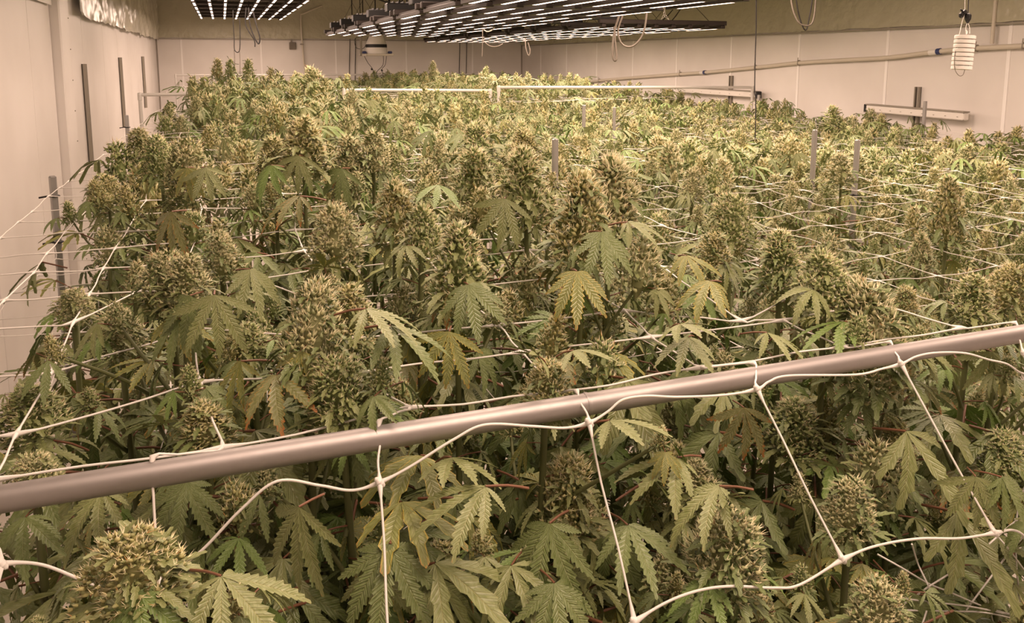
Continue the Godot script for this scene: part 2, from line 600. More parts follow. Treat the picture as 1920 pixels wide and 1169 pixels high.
# a plant with its main flower cluster ending at TIP
func plant(label: String, group: String, tip: Vector3, height: float, form: int, lod: int, leaves: int, sides: int, foliage := 1, stretch := 1.0, leaf_size := 0.085) -> Node3D:
	var lean := Vector3(rng.randf_range(-0.12, 0.12), 0, rng.randf_range(-0.10, 0.12))
	var foot := Vector3(tip.x - lean.x * 0.4, 0, tip.z - lean.z * 0.4)
	var o := thing("cannabis_plant", label, "plant", foot, group)
	var top := tip - foot
	var neck := top - (Vector3.UP + lean).normalized() * height * 0.9
	part("stem", stem_between(Vector3.ZERO, neck + Vector3(0, height * 0.2, 0), 0.0055, mats.stem), o)
	add_cluster(o, top, height, form, lod, lean, stretch)
	var yaw0 := rng.randf() * TAU
	for i in leaves:
		var y := neck.y + height * 0.28 - i * (0.022 + 0.0022 * i) - rng.randf() * 0.012
		var yaw := yaw0 + i * 2.39996 + rng.randf_range(-0.35, 0.35)
		var kind: int = [1, 2, 0, 7, 6, 9][rng.randi() % 6] if i < 4 else [0, 1, 7, 5, 4, 2, 8, 0][rng.randi() % 8]
		var s := leaf_size * (rng.randf_range(0.62, 0.95) if i < 4 else rng.randf_range(0.85, 1.25))
		var f := clampf(y / maxf(neck.y, 0.01), 0.0, 1.0)
		add_leaf(o, Vector3(neck.x * f, y, neck.z * f), yaw, rng.randf_range(-0.25, 0.2), rng.randf_range(-0.3, 0.3), s, kind, lod == 0, pick_leaf_mat())
	for i in sides:
		var a := yaw0 + 1.0 + i * 2.1 + rng.randf_range(-0.4, 0.4)
		var d := Vector3(sin(a), 0, cos(a)) * rng.randf_range(0.055, 0.12)
		var drop := height * rng.randf_range(0.6, 1.1) + i * 0.045
		var hh := height * rng.randf_range(0.42, 0.66)
		var st := top + d - Vector3(0, drop, 0)
		add_cluster(o, st, hh, form + i + 1, maxi(lod, 1), Vector3(d.x, 0, d.z) * 2.0)
		part("branch", stem_between(Vector3(neck.x, st.y - hh * 1.1 - 0.09, neck.z), st - Vector3(0, hh * 0.6, 0), 0.0026, mats.stem), o)
		for k in 2:
			add_leaf(o, st - Vector3(0, hh * 0.8, 0), a + (k - 0.5) * 2.2, rng.randf_range(-0.2, 0.2), rng.randf_range(-0.3, 0.3), leaf_size * rng.randf_range(0.5, 0.8), [2, 1, 6][rng.randi() % 3], lod == 0, pick_leaf_mat(0.1))
	for i in foliage:
		var fo := part("foliage", foliage_near[rng.randi() % 3], o, Transform3D(Basis(Vector3.UP, rng.randf() * TAU), Vector3(neck.x, neck.y - 0.10 - i * 0.34, neck.z)))
		fo.set_meta("kind", "stuff")
	return o
# a bushy plant seen from farther off: several flower clusters over one mass of leaves
func far_plant(label: String, group: String, pos: Vector3, top: float, tops: int, spread: float, lod: int, size: float) -> Node3D:
	var o := thing("cannabis_plant", label, "plant", Vector3(pos.x, 0, pos.z), group)
	part("stem", stem_between(Vector3.ZERO, Vector3(0, top - 0.15, 0), 0.009, mats.stem), o)
	for i in tops:
		var a := i * 2.39996 + rng.randf() * 0.6
		var rr := spread * sqrt((i + 0.3) / tops)
		var h := size * rng.randf_range(0.75, 1.25)
		var tip := Vector3(sin(a) * rr, top - rng.randf() * 0.10 - rr * 0.12, cos(a) * rr)
		add_cluster(o, tip, h, rng.randi() % 6, lod, Vector3(sin(a), 0, cos(a)) * 0.12, rng.randf_range(0.95, 1.3))
		if lod == 1:
			for k in 3:
				add_leaf(o, tip - Vector3(0, h * rng.randf_range(0.5, 0.9), 0), a + k * 2.1 + rng.randf_range(-0.6, 0.6), rng.randf_range(-0.2, 0.2), rng.randf_range(-0.3, 0.3), rng.randf_range(0.055, 0.09), [2, 1, 3, 7, 0][rng.randi() % 5], false, pick_leaf_mat(0.12))
	var b := Basis(Vector3.UP, rng.randf() * TAU) * Basis.from_scale(Vector3(spread / 0.26, 1.0, spread / 0.26))
	var fo := part("foliage", foliage_far[rng.randi() % 3], o, Transform3D(b, Vector3(0, top - 0.05, 0)))
	fo.set_meta("kind", "stuff")
	return o
# px, py of the tip, distance, width in px, height over width, form, label
const HEROES := [
	[1095, 330, 0.95, 118, 1.35, 0, "tall cannabis plant whose pale pointed cola stands at the centre, before its twin"],
	[1150, 292, 1.08, 118, 1.30, 2, "cannabis plant with a spiky cola just behind the tall central one"],
	[865, 422, 0.90, 108, 1.35, 5, "cannabis plant with a conical cola over dark drooping leaves, left of centre"],
	[975, 278, 1.24, 100, 1.30, 2, "cannabis plant with a slanting cola above one long hanging leaf, beside the grey post"],
	[890, 282, 1.38, 88, 1.20, 0, "cannabis plant with a cone cola just left of the slanting one"],
	[628, 388, 1.01, 98, 1.05, 1, "cannabis plant with a rounded knob-like cola above a pale upright leaf"],
	[592, 533, 0.77, 130, 1.10, 4, "cannabis plant with a chunky golden cola in the near left bed"],
	[655, 540, 0.82, 95, 1.00, 3, "cannabis plant whose smaller cola leans against the chunky golden one"],
	[742, 342, 1.14, 88, 1.30, 5, "cannabis plant with a ragged tall cola, behind the cone over drooping leaves"],
	[795, 392, 1.05, 80, 1.20, 3, "cannabis plant with a lower cola tucked beside the ragged tall one"],
	[302, 476, 0.87, 96, 0.95, 1, "cannabis plant with a flat golden cola above long hanging leaves on the left"],
	[352, 482, 0.85, 88, 0.95, 3, "cannabis plant whose cola joins the flat golden one on its right"],
	[292, 258, 1.55, 68, 1.05, 4, "cannabis plant with a rough cola at the left bed edge, left of its pale neighbour"],
	[345, 265, 1.50, 88, 1.15, 1, "cannabis plant with a broad rough cola over two pale hanging leaves"],
	[655, 258, 1.60, 70, 1.15, 0, "cannabis plant with a grey-green cola in front of the distant middle frame"],
	[702, 250, 1.62, 62, 1.15, 3, "cannabis plant with a narrow cola close right of the grey-green one"],
	[567, 220, 1.50, 82, 1.10, 5, "cannabis plant with a fresh cola over a single hanging leaf in the left bed"],
	[512, 262, 1.55, 62, 0.95, 3, "cannabis plant with a squat cola next to the fresh one in the left bed"],
	[1622, 538, 0.95, 150, 1.15, 4, "big bushy cannabis plant with the widest cola, behind the right part of the crossbar"],
	[1545, 478, 0.97, 98, 1.05, 3, "cannabis plant with a loose pale cola left of the widest one"],
	[1462, 432, 1.05, 84, 1.25, 2, "cannabis plant with a slanted cola above a hanging leaf right of centre"],
	[1372, 368, 1.30, 88, 1.00, 1, "cannabis plant with a bushy cola on the edge of the middle bed"],
	[1342, 440, 1.12, 70, 0.95, 3, "cannabis plant with a small pale cola below the bushy one"],
	[1782, 334, 1.70, 66, 1.70, 5, "cannabis plant with a slender column cola standing alone over the right net"],
	[1830, 520, 1.02, 78, 1.00, 0, "cannabis plant with a neat cone cola above drooping leaves at the right"],
	[1902, 498, 1.07, 80, 1.00, 3, "cannabis plant with a ragged cola cut by the right edge of view"],
	[627, 678, 0.73, 128, 0.85, 1, "cannabis plant with a squat golden cola just behind the crossbar on the left"],
	[1030, 680, 0.78, 92, 0.90, 1, "cannabis plant with a round cola among upright leaves just behind the crossbar"],
	[1066, 862, 0.79, 128, 1.05, 4, "cannabis plant with a shadowed round cola below the middle of the crossbar"],
	[1375, 965, 0.715, 150, 0.85, 1, "cannabis plant with a wide cola and upright leaf tips below the crossbar"],
	[245, 1005, 0.53, 185, 0.70, 1, "nearest cannabis plant with a wide cola behind the front net knot at lower left"],
	[1303, 868, 0.85, 86, 0.85, 3, "cannabis plant with a small brown cola under serrated leaves below the crossbar"],
	[1595, 905, 0.80, 108, 0.85, 4, "cannabis plant with a tufted cola under the right part of the crossbar"],
	[1648, 1092, 0.70, 106, 0.85, 1, "cannabis plant with a tufted cola beside the loose netting at lower right"],
	[830, 1022, 0.80, 86, 0.90, 3, "cannabis plant with a dim cola deep in the shade at bottom centre"],
	[62, 858, 0.67, 90, 0.75, 1, "cannabis plant with a golden cola touching the crossbar at far left"],
	[52, 728, 0.79, 112, 0.75, 3, "cannabis plant whose cola leans out toward the left wall behind the crossbar"],
	[376, 756, 0.74, 98, 0.85, 5, "cannabis plant with a slim cola inside a net square behind the crossbar"],
	[192, 330, 1.60, 70, 0.85, 1, "cannabis plant leaning out at the left bed edge beside the wall"],
	[258, 243, 2.05, 58, 1.00, 0, "cannabis plant with a dark small cola on the left edge below the wall struts"],
	[410, 440, 1.08, 78, 1.00, 4, "cannabis plant with a half-hidden cola right of the hanging yellow-edged leaf"],
	[135, 545, 1.05, 64, 0.80, 1, "cannabis plant with a dark cola leaning over the left net edge"],
	[462, 612, 0.88, 72, 0.90, 3, "cannabis plant with a small buried cola left of the chunky golden one"],
	[215, 585, 0.93, 92, 0.75, 1, "cannabis plant with a sprawling cola under the left net cords"],
	[1672, 785, 1.00, 84, 0.85, 3, "cannabis plant with a small cola below the right crossbar among dark leaves"],
	[1880, 815, 0.97, 98, 0.80, 4, "cannabis plant with a broad cola at the right edge under the crossbar"],
	[1490, 752, 1.00, 110, 0.85, 4, "cannabis plant with a fresh green cola just under the crossbar, right of centre"],
	[890, 230, 1.95, 66, 1.10, 2, "cannabis plant with a shaggy cola further back in the left bed"],
	[982, 242, 1.95, 58, 1.05, 5, "cannabis plant with an amber cola behind the slanting one"],
	[732, 275, 1.75, 54, 1.05, 3, "cannabis plant with a small cola behind the ragged tall one"],
	[1030, 372, 1.35, 46, 1.00, 0, "cannabis plant with a tiny cola at the foot of the grey post"],
	[1300, 318, 1.85, 52, 1.05, 4, "cannabis plant with a small green cola over slack cords in the middle bed"],
	[1700, 540, 1.15, 54, 0.95, 0, "cannabis plant with a little cola right of the widest one"],
	[1575, 292, 2.30, 44, 1.15, 2, "cannabis plant with a small cola between the twin grey posts"],
	[408, 112, 6.60, 22, 1.55, 2, "cannabis plant with a spear cola, left one of the tall far trio"],
	[431, 113, 6.70, 22, 1.55, 5, "cannabis plant with a spear cola, middle one of the tall far trio"],
	[466, 113, 6.60, 22, 1.55, 2, "cannabis plant with a spear cola, right one of the tall far trio"],
	[508, 130, 6.30, 22, 1.45, 0, "cannabis plant with a lone spear cola right of the tall far trio"],
	[585, 128, 5.40, 48, 1.05, 1, "cannabis plant with a heavy leaning cola against the far wall, left bed end"],
	[556, 138, 5.60, 22, 1.30, 0, "cannabis plant with a slim cola left of the heavy leaning one"],
	[812, 116, 9.60, 17, 1.60, 2, "cannabis plant with a thin bare tip rising highest in the far bed"],
	[912, 126, 9.80, 15, 1.50, 5, "cannabis plant with a thin tip over the far bed near the corner"],
	[1562, 200, 4.60, 34, 1.00, 2, "cannabis plant with upright leaf tips against the right wall"],
]
# px, py of the stalk's end, distance, turn from the camera, size, kind, material
const LEAVES := [
	[842, 628, 0.78, 0.0, 0.072, 3, "leaf_yellowed"], [1082, 520, 0.86, 0.1, 0.078, 2, "leaf_yellowed"], [402, 560, 0.80, 0.35, 0.082, 3, "leaf_olive"],
	[355, 560, 0.82, -0.2, 0.070, 3, "leaf_green"], [322, 402, 0.93, -0.3, 0.072, 3, "leaf_scorched"], [946, 378, 1.12, 0.0, 0.088, 3, "leaf_olive"],
	[1128, 446, 0.90, 0.35, 0.082, 2, "leaf_green"], [880, 545, 0.84, 0.25, 0.078, 2, "leaf_green"], [1283, 640, 0.84, 0.3, 0.066, 4, "leaf_olive"],
	[1290, 650, 0.86, -0.4, 0.072, 0, "leaf_olive"], [610, 520, 0.92, 0.2, 0.055, 8, "leaf_yellowed"], [560, 380, 0.98, -1.1, 0.078, 1, "leaf_scorched"],
	[905, 940, 0.66, -1.1, 0.090, 0, "leaf_olive"], [850, 905, 0.70, 0.5, 0.075, 4, "leaf_olive"], [350, 918, 0.70, 0.1, 0.078, 2, "leaf_green"],
	[190, 940, 0.68, -0.4, 0.075, 1, "leaf_olive"], [420, 1105, 0.50, 1.0, 0.078, 1, "leaf_olive"], [1860, 665, 1.02, 0.1, 0.080, 3, "leaf_olive"],
	[1345, 930, 0.70, -1.3, 0.082, 1, "leaf_olive"], [1155, 835, 0.72, 0.9, 0.080, 4, "leaf_olive"], [1265, 880, 0.74, -0.9, 0.080, 0, "leaf_olive"],
	[470, 515, 0.94, 0.9, 0.078, 2, "leaf_olive"], [735, 630, 0.74, 1.0, 0.085, 1, "leaf_green"], [690, 600, 0.72, 1.2, 0.075, 0, "leaf_olive"],
	[1288, 490, 1.02, 0.2, 0.065, 1, "leaf_yellowed"], [508, 318, 1.35, -0.4, 0.085, 2, "leaf_bright"], [352, 318, 1.42, 0.0, 0.075, 3, "leaf_yellowed"],
	[385, 318, 1.40, 0.6, 0.080, 3, "leaf_olive"], [560, 296, 1.45, 0.0, 0.088, 3, "leaf_olive"], [640, 320, 1.50, -0.3, 0.095, 3, "leaf_green"],
	[1580, 622, 0.93, -1.2, 0.085, 0, "leaf_bright"], [1440, 640, 0.90, 0.8, 0.070, 0, "leaf_olive"], [1330, 540, 0.95, -0.7, 0.075, 1, "leaf_yellowed"],
	[1395, 770, 0.88, 0.2, 0.075, 3, "leaf_scorched"], [1830, 900, 0.80, -0.2, 0.070, 3, "leaf_olive"], [1880, 905, 0.80, 0.6, 0.070, 2, "leaf_green"],
	[1030, 1000, 0.70, -0.5, 0.100, 2, "leaf_green"], [1180, 1010, 0.72, 0.3, 0.085, 0, "leaf_green"], [730, 1040, 0.66, 0.0, 0.100, 2, "leaf_green"],
	[660, 830, 0.76, -0.6, 0.075, 3, "leaf_green"], [560, 960, 0.60, -0.5, 0.080, 3, "leaf_olive"], [300, 820, 0.72, 0.2, 0.050, 8, "leaf_olive"],
	[1000, 690, 0.77, -0.9, 0.055, 8, "leaf_olive"], [1085, 690, 0.77, 0.8, 0.062, 4, "leaf_olive"], [1360, 960, 0.70, 0.4, 0.045, 8, "leaf_olive"],
	[1560, 900, 0.78, -0.7, 0.060, 8, "leaf_green"], [1040, 1110, 0.66, 0.4, 0.085, 2, "leaf_green"], [820, 360, 1.15, 0.1, 0.075, 0, "leaf_bright"],
	[1180, 430, 0.98, 1.2, 0.070, 0, "leaf_olive"], [450, 690, 0.80, -1.0, 0.085, 2, "leaf_yellowed"], [520, 720, 0.74, 0.1, 0.075, 1, "leaf_scorched"],
]
func canopy(x: float, z: float) -> float:
	var d := -z
	if d > 6.5:
		return (1.50 if x < 0.9 else 1.40 if x < 1.8 else 1.50 if x < 3.7 else 1.38) + rng.randf_range(-0.05, 0.05)
	if x < 0.9:
		var h := lerpf(1.32, 1.46, clampf((d - 1.2) / 1.2, 0, 1)) + 0.10 * clampf((d - 2.4) / 3.0, 0, 1)
		return h + rng.randf_range(-0.06, 0.05) - (0.05 if x < -0.25 else 0.0)
	if x < 1.95:
		return lerpf(1.33, 1.42, clampf((d - 1.2) / 4.0, 0, 1)) + rng.randf_range(-0.05, 0.04)
	return lerpf(1.28, 1.335, clampf((d - 1.5) / 4.0, 0, 1)) + rng.randf_range(-0.04, 0.04)
func in_view(p: Vector3, margin: float) -> bool:
	var s := seen_at(p)
	return s.z > 0.3 and s.x > -margin and s.x < 1920.0 + margin and s.y < 1169.0 + margin * 2.0
func build_plants() -> void:
	var tips := []
	var near_ones := []
	for i in HEROES.size():
		var h: Array = HEROES[i]
		rng.seed = 5000 + i
		var tip := at(h[0], h[1], h[2])
		var w: float = h[3] * h[2] / F
		var hh: float = w * h[4] * 1.12
		var close: bool = h[2] < 2.2
		# a form of half-width FORM_R has width 2 FORM_R at height 1
		var fr: float = [0.36, 0.42, 0.33, 0.38, 0.43, 0.34][h[5]] * 1.90
		var stretch: float = hh * fr / w
		var o := plant(h[6], "", tip, hh, h[5], 0 if close else 1, 12 if close else 6, 3 if close else 2, 2 if close else 1, stretch, 0.062)
		tips.append(tip)
		near_ones.append(o)
	for e in LEAVES:
		rng.seed = int(e[0] * 31 + e[1])
		var p := at(e[0], e[1], e[2])
		var best := 0
		for i in tips.size():
			if tips[i].distance_to(p) < tips[best].distance_to(p): best = i
		var yaw: float = e[3] - YAW
		var d := Vector3(sin(yaw), 0, cos(yaw))
		var o: Node3D = near_ones[best]
		var pl: float = LEAF_KINDS[e[5]][3] * e[4] * 0.88
		var lf := add_leaf(o, p - d * pl - o.position, yaw, 0.0, rng.randf_range(-0.15, 0.15), e[4] * 0.88, e[5], true, mats[e[6]])
		if e[6] == "leaf_yellowed": lf.set_meta("label", "yellow-edged fan leaf")
		if e[6] == "leaf_scorched": lf.set_meta("label", "fan leaf with orange burnt edges")
	# low plants between the tall ones
	rng.seed = 31
	var count := 0
	for zi in 9:
		for xi in 16:
			var z := -0.56 - zi * 0.205 + rng.randf_range(-0.05, 0.05)
			var x := -0.34 + xi * 0.23 + (0.115 if zi % 2 else 0.0) + rng.randf_range(-0.05, 0.05)
			if x < -0.27 or x > 2.9: continue
			var top := canopy(x, z) - 0.05
			if z > -1.0: top -= 0.10 * (1.0 + z) / 0.44 + 0.04
			if z > -0.62: top = minf(top, 1.10)
			var tip := Vector3(x, top, z)
			if not in_view(tip, 60.0): continue
			var clash := false
			for t in tips:
				if Vector2(t.x - x, t.z - z).length() < 0.075: clash = true
			if clash: continue
			count += 1
			var side := "left" if x < 0.12 else "middle" if x < 0.55 else "right"
			var where := "below the %s of the crossbar among shaded leaves" % side if z > -0.78 else "just behind the %s of the crossbar under the net" % side if z < -0.78 and z > -1.25 else ("in the %s of the near net well behind the crossbar" % side if x < 0.9 else "at the near end of the middle bed" if x < 1.95 else "at the near end of the right bed")
			plant("low leafy cannabis plant " + where, "low plants " + where, tip, rng.randf_range(0.06, 0.095), rng.randi() % 6, 0 if z > -1.3 else 1, 9, 2, 2 if z > -1.2 else 1, rng.randf_range(0.95, 1.2), 0.066)
	rng.seed = 32
	var mid := 0
	for zi in 9:
		for xi in 12:
			var z := -2.35 - zi * 0.44 + rng.randf_range(-0.08, 0.08)
			var x := -0.12 + xi * 0.42 + (0.2 if zi % 2 else 0.0) + rng.randf_range(-0.08, 0.08)
			if x > 4.3 or z < -6.0: continue
			var tip := Vector3(x, canopy(x, z), z)
			if not in_view(tip, 70.0): continue
			mid += 1
			var way := "around the grey posts" if z > -3.6 else "between posts and white end frame"
			var bed := 0 if x < 0.9 else 1 if x < 1.95 else 2
			far_plant("cannabis plant with several colas in the %s bed, %s" % [["left", "middle", "right"][bed], way], "plants in the %s bed, %s" % [["left", "middle", "right"][bed], way], Vector3(x, 0, z), tip.y, 6 if z > -4.2 else 6, 0.22, 1 if z > -4.2 else 2, rng.randf_range(0.105, 0.145))
	rng.seed = 33
	var far := 0
	for zi in 9:
		for xi in 9:
			var z := -6.4 - zi * 0.66 + rng.randf_range(-0.1, 0.1)
			var x := 0.0 + xi * 0.57 + (0.28 if zi % 2 else 0.0) + rng.randf_range(-0.1, 0.1)
			if x > 4.35 or (x < 0.95 and z < -7.6): continue
			var tip := Vector3(x, canopy(x, z), z)
			if not in_view(tip, 30.0): continue
			far += 1
			var left := x < 0.95
			far_plant("cannabis plant in the far end of the left bed behind the white frame" if left else "hazy cannabis plant in the far beds beyond the white frames", "far end of the left bed" if left else "far beds beyond the frames", Vector3(x, 0, z), tip.y, 10, 0.33, 2, rng.randf_range(0.10, 0.14))
	print("plants: ", HEROES.size(), " ", count, " ", mid, " ", far)


# ---------------------------------------------------------------- nets
func net(called: String, label: String, grid: Array, r: float, sides: int, per: int, wander: float, cross_from := 0) -> Node3D:
	# grid[row][column] of knots; a cord along every row and every column, thickened where it passes a knot
	var o := thing(called, label, "net")
	var rows := grid.size()
	var cols: int = grid[0].size()
	for j in cols:
		var pts := []
		for i in rows:
			pts.append(grid[i][j])
		_cord(o, pts, r, sides, per, wander)
	for i in range(rows):
		if grid[i][0] == null or i in cross_skip:
			continue
		_cord(o, grid[i], r, sides, per, wander * 1.6)
	return o
var cross_skip := []
func _cord(o: Node3D, knots: Array, r: float, sides: int, per: int, wander: float) -> void:
	var ctrl := []
	for i in knots.size():
		ctrl.append(knots[i])
		if i < knots.size() - 1 and wander > 0.0:
			var a: Vector3 = knots[i]
			var b: Vector3 = knots[i + 1]
			for f in [0.36, 0.68]:
				ctrl.append(a.lerp(b, f) + Vector3(rng.randf_range(-1, 1), rng.randf_range(-1.2, 0.6), rng.randf_range(-1, 1)) * wander)
	var span := 3 if wander > 0.0 else 1
	var l := smooth_line(ctrl, per)
	var rr := PackedFloat32Array()
	for i in l.size():
		var f := fposmod(float(i) / (per * span) + 0.5, 1.0) - 0.5
		rr.append(r * (1.0 + (1.7 if r > 0.001 else 1.1) * exp(-pow(f / 0.045, 2.0))))
	var g := Geo.new()
	g.tube(l, rr, sides, false)
	part("cord", g.made(mats.cord), o)
func flat_grid(xs: Array, zs: Array, y: float, jit: float, sag: float) -> Array:
	var out := []
	for z in zs:
		var row := []
		for x in xs:
			row.append(Vector3(x + rng.randf_range(-jit, jit), y + rng.randf_range(-sag, sag), z + rng.randf_range(-jit, jit)))
		out.append(row)
	return out
func steps(a: float, b: float, d: float) -> Array:
	var out := []
	var n := int(round(absf(b - a) / d))
	for i in n + 1:
		out.append(lerpf(a, b, float(i) / n))
	return out

# ---------------------------------------------------------------- frames, posts, lamps
func post(label: String, p: Vector3, top: float, ties: Array, r := 0.0125) -> void:
	var o := thing("trellis_post", label, "post", Vector3(p.x, 0, p.z))
	var g := Geo.new()
	var w := r * 2.0
	g.box(Vector3(0, top * 0.5, 0), Vector3(w, top, w), Basis(Vector3.UP, 0.3), 0.003)
	part("tube", g.made(mats.post_steel), o)
	for y in ties:
		var t := Geo.new()
		var ring := PackedVector3Array()
		for k in 13:
			ring.append(Vector3(cos(TAU * k / 12), 0.02 * sin(TAU * k / 12), sin(TAU * k / 12)) * (r * 1.5) + Vector3(0, y, 0))
		t.tube(ring, even(13, 0.0022), 5, false)
		t.box(Vector3(-r * 2.3, y, 0.004), Vector3(0.028, 0.004, 0.006), Basis(Vector3.BACK, 0.15))
		part("cable_tie", t.made(mats.black_plastic), o)
func frame(label: String, a: Vector3, b: Vector3, r: float, mat: Material) -> void:
	var o := thing("trellis_stand", label, "trellis stand", Vector3(a.x, 0, a.z))
	var pa := Vector3(0, a.y, 0)
	var pb := b - Vector3(a.x, 0, a.z)
	part("crossbar", wire([pa, pb], r, mat, 2, 14), o)
	for e in [pa, pb]:
		part("leg", wire([Vector3(e.x, 0, e.z), Vector3(e.x, e.y - r, e.z)], r, mat, 1, 12), o)
		var g := Geo.new()
		g.lathe(Vector3(e.x, e.y - r * 3.2, e.z), [Vector2(r, 0), Vector2(r * 1.25, 0.002), Vector2(r * 1.25, r * 3.4), Vector2(r * 1.1, r * 4.3), Vector2(0.0005, r * 4.5)], 12)
		part("elbow", g.made(mat), o)
func fixture_proto() -> Node3D:
	var o := Node3D.new()
	o.name = "light_fixture"
	var w := 1.08
	var d := 0.60
	for z in [-d * 0.5 + 0.02, d * 0.5 - 0.02]:
		var g := Geo.new()
		g.box(Vector3(0, 0.035, z), Vector3(w, 0.034, 0.036), Basis(), 0.004)
		part("crossbeam", g.made(mats.housing), o)
	var dr := Geo.new()
	dr.box(Vector3(-w * 0.5 + 0.13, 0.08, 0.12), Vector3(0.24, 0.055, 0.09), Basis(), 0.005)
	for k in 6:
		dr.box(Vector3(-w * 0.5 + 0.05 + k * 0.032, 0.112, 0.12), Vector3(0.006, 0.012, 0.088))
	part("driver", dr.made(mats.black_plastic), o)
	var bar := Geo.new()
	bar.box(Vector3(0, 0.006, 0), Vector3(0.036, 0.022, d), Basis(), 0.003)
	for k in [-1, 1]:
		bar.box(Vector3(0.012 * k, 0.022, 0), Vector3(0.004, 0.012, d))
	var bm := bar.made(mats.housing)
	var led := Geo.new()
	led.q(led.p(Vector3(-0.010, -0.0056, -0.21)), led.p(Vector3(-0.010, -0.0056, 0.21)), led.p(Vector3(0.010, -0.0056, 0.21)), led.p(Vector3(0.010, -0.0056, -0.21)))
	var lm := led.made(mats.led_glow)
	for k in 8:
		var x := -w * 0.5 + 0.035 + k * (w - 0.07) / 7.0
		var b := part("lamp_bar", bm, o, Transform3D(Basis(), Vector3(x, 0, 0)))
		part("led_strip", lm, b)
	for s in [-1, 1]:
		var g := Geo.new()
		for q in [-1, 1]:
			g.tube(smooth_line([Vector3(s * w * 0.28, 0.30, 0), Vector3(s * w * 0.28 + q * 0.10, 0.05, q * 0.26)], 2), even(3, 0.0022), 4)
		g.tube(PackedVector3Array([Vector3(s * w * 0.28, 0.30, 0), Vector3(s * w * 0.28, 0.62, 0)]), even(2, 0.003), 4)
		part("hanger", g.made(mats.black_cable), o)
	return o
func put_fixture(o: Node3D, p: Vector3, label: String, group: String, energy: float) -> void:
	o.name = numbered("light_fixture")
	add_child(o)
	o.position = p
	tag(o, label, "light", group)
	var l := AreaLight3D.new()
	l.name = "lamp"
	l.area_size = Vector2(1.06, 0.56)
	l.light_color = LAMP
	l.light_energy = energy
	l.light_size = 0.5
	l.area_range = 20.0
	l.shadow_enabled = true
	l.rotation.x = -PI / 2
	l.position = Vector3(0, -0.014, 0)
	o.add_child(l)

const LAMP := Color(1.0, 0.862, 0.775)
const LAMP_ENERGY := 0.62

func _ready() -> void:
	upward = across.cross(ahead)
	# ---- camera
	var cam := Camera3D.new()
	cam.name = "camera"
	cam.position = EYE
	cam.basis = Basis(across, upward, -ahead)
	cam.set_frustum(0.05 * 1169.0 / F, Vector2(0, -0.05 * (584.5 - principal_y) / F), 0.05, 60.0)
	cam.keep_aspect = Camera3D.KEEP_HEIGHT
	add_child(cam)
	# ---- environment: a closed room, black outside
	var we := WorldEnvironment.new()
	we.name = "environment"
	var env := Environment.new()
	env.background_mode = Environment.BG_COLOR
	env.background_color = Color(0, 0, 0)
	env.tonemap_mode = Environment.TONE_MAPPER_LINEAR
	env.tonemap_exposure = 1.0
	env.sdfgi_enabled = true
	env.ssao_enabled = true
	env.ssil_enabled = true
	we.environment = env
	add_child(we)
	make_materials()
	# ---- lamps: three rows over the beds
	var proto := fixture_proto()
	for row in LAMP_ROWS:
		for k in int(row[4]):
			var z: float = row[2] - k * row[3]
			var y: float = row[1] + row[6] * k / float(row[4])
			var n: int = row[4]
			var which: String = "nearest the camera" if k == 0 else "farthest from the camera" if k == n - 1 else "%s from the far end" % ORDINALS[n - k] if k >= n / 2 else "%s from the near end" % ORDINALS[k + 1]
			put_fixture(proto.duplicate(), Vector3(row[0], y, z), row[7] + which, row[8], LAMP_ENERGY * row[5])
	proto.free()
	build_room()
	build_wall_things()
	build_frames()
	build_nets()
	make_plant_stock()
	build_plants()
	build_hanging_things()

# x of the row, height of its nearest lamp, z of it, spacing, count, power, rise to the far end, label, group
const ORDINALS := ["", "first", "second", "third", "fourth", "fifth", "sixth", "seventh", "eighth", "ninth", "tenth"]
const LAMP_ROWS := [
	[0.27, 2.21, -7.22, 0.68, 7, 1.7, 0.0, "black LED grow light over the far left bed, ", "far lights above the left bed"],
	[0.50, 2.21, -0.25, 1.30, 5, 2.9, 0.0, "black LED grow light over the near left bed, ", "near lights above the left bed"],
	[1.50, 1.90, -2.36, 0.68, 9, 1.2, 0.0, "black LED grow light in the long middle row, ", "lights in the middle row"],
	[3.10, 1.90, -5.50, 0.68, 8, 2.6, 0.0, "black LED grow light in the far right row, ", "lights in the far right row"],
	[2.60, 2.40, -0.90, 1.60, 3, 7.0, 0.0, "black LED grow light hung high above the near right bed, ", "lights above the near right bed"],
]
# ---------------------------------------------------------------- the room
const LEFT := -0.9
const RIGHT := 4.73
const BACK := -12.5
const FRONT := 1.6
const TOP := 3.0
func block(size: Vector3, mat: Material, bevel := 0.0) -> ArrayMesh:
	var g := Geo.new()
	g.box(Vector3.ZERO, size, Basis(), bevel)
	return g.made(mat)
func panels(wall: Node3D, along: int, cuts: Array, face: float, sgn: float, low: float, high: float, strip: bool) -> void:
	for i in cuts.size() - 1:
		var a: float = minf(cuts[i], cuts[i + 1])
		var b: float = maxf(cuts[i], cuts[i + 1])
		var size := Vector3(0.014, high - low, 0.014)
		size[along] = b - a - (0.002 if strip else 0.007)
		var pos := Vector3.ZERO
		pos.y = (low + high) * 0.5
		pos[along] = (a + b) * 0.5
		pos[2 - along] = face + sgn * 0.007
		part("panel", block(size, mats.wall_panel, 0.003), wall, Transform3D(Basis(), pos - wall.position))
		if strip and i > 0:
			var s := Vector3(0.006, high - low, 0.006)
			s[along] = 0.026
			var sp := pos
			sp[along] = cuts[i]
			sp[2 - along] = face + sgn * 0.016
			part("joint_strip", block(s, mats.seam_strip, 0.002), wall, Transform3D(Basis(), sp - wall.position))
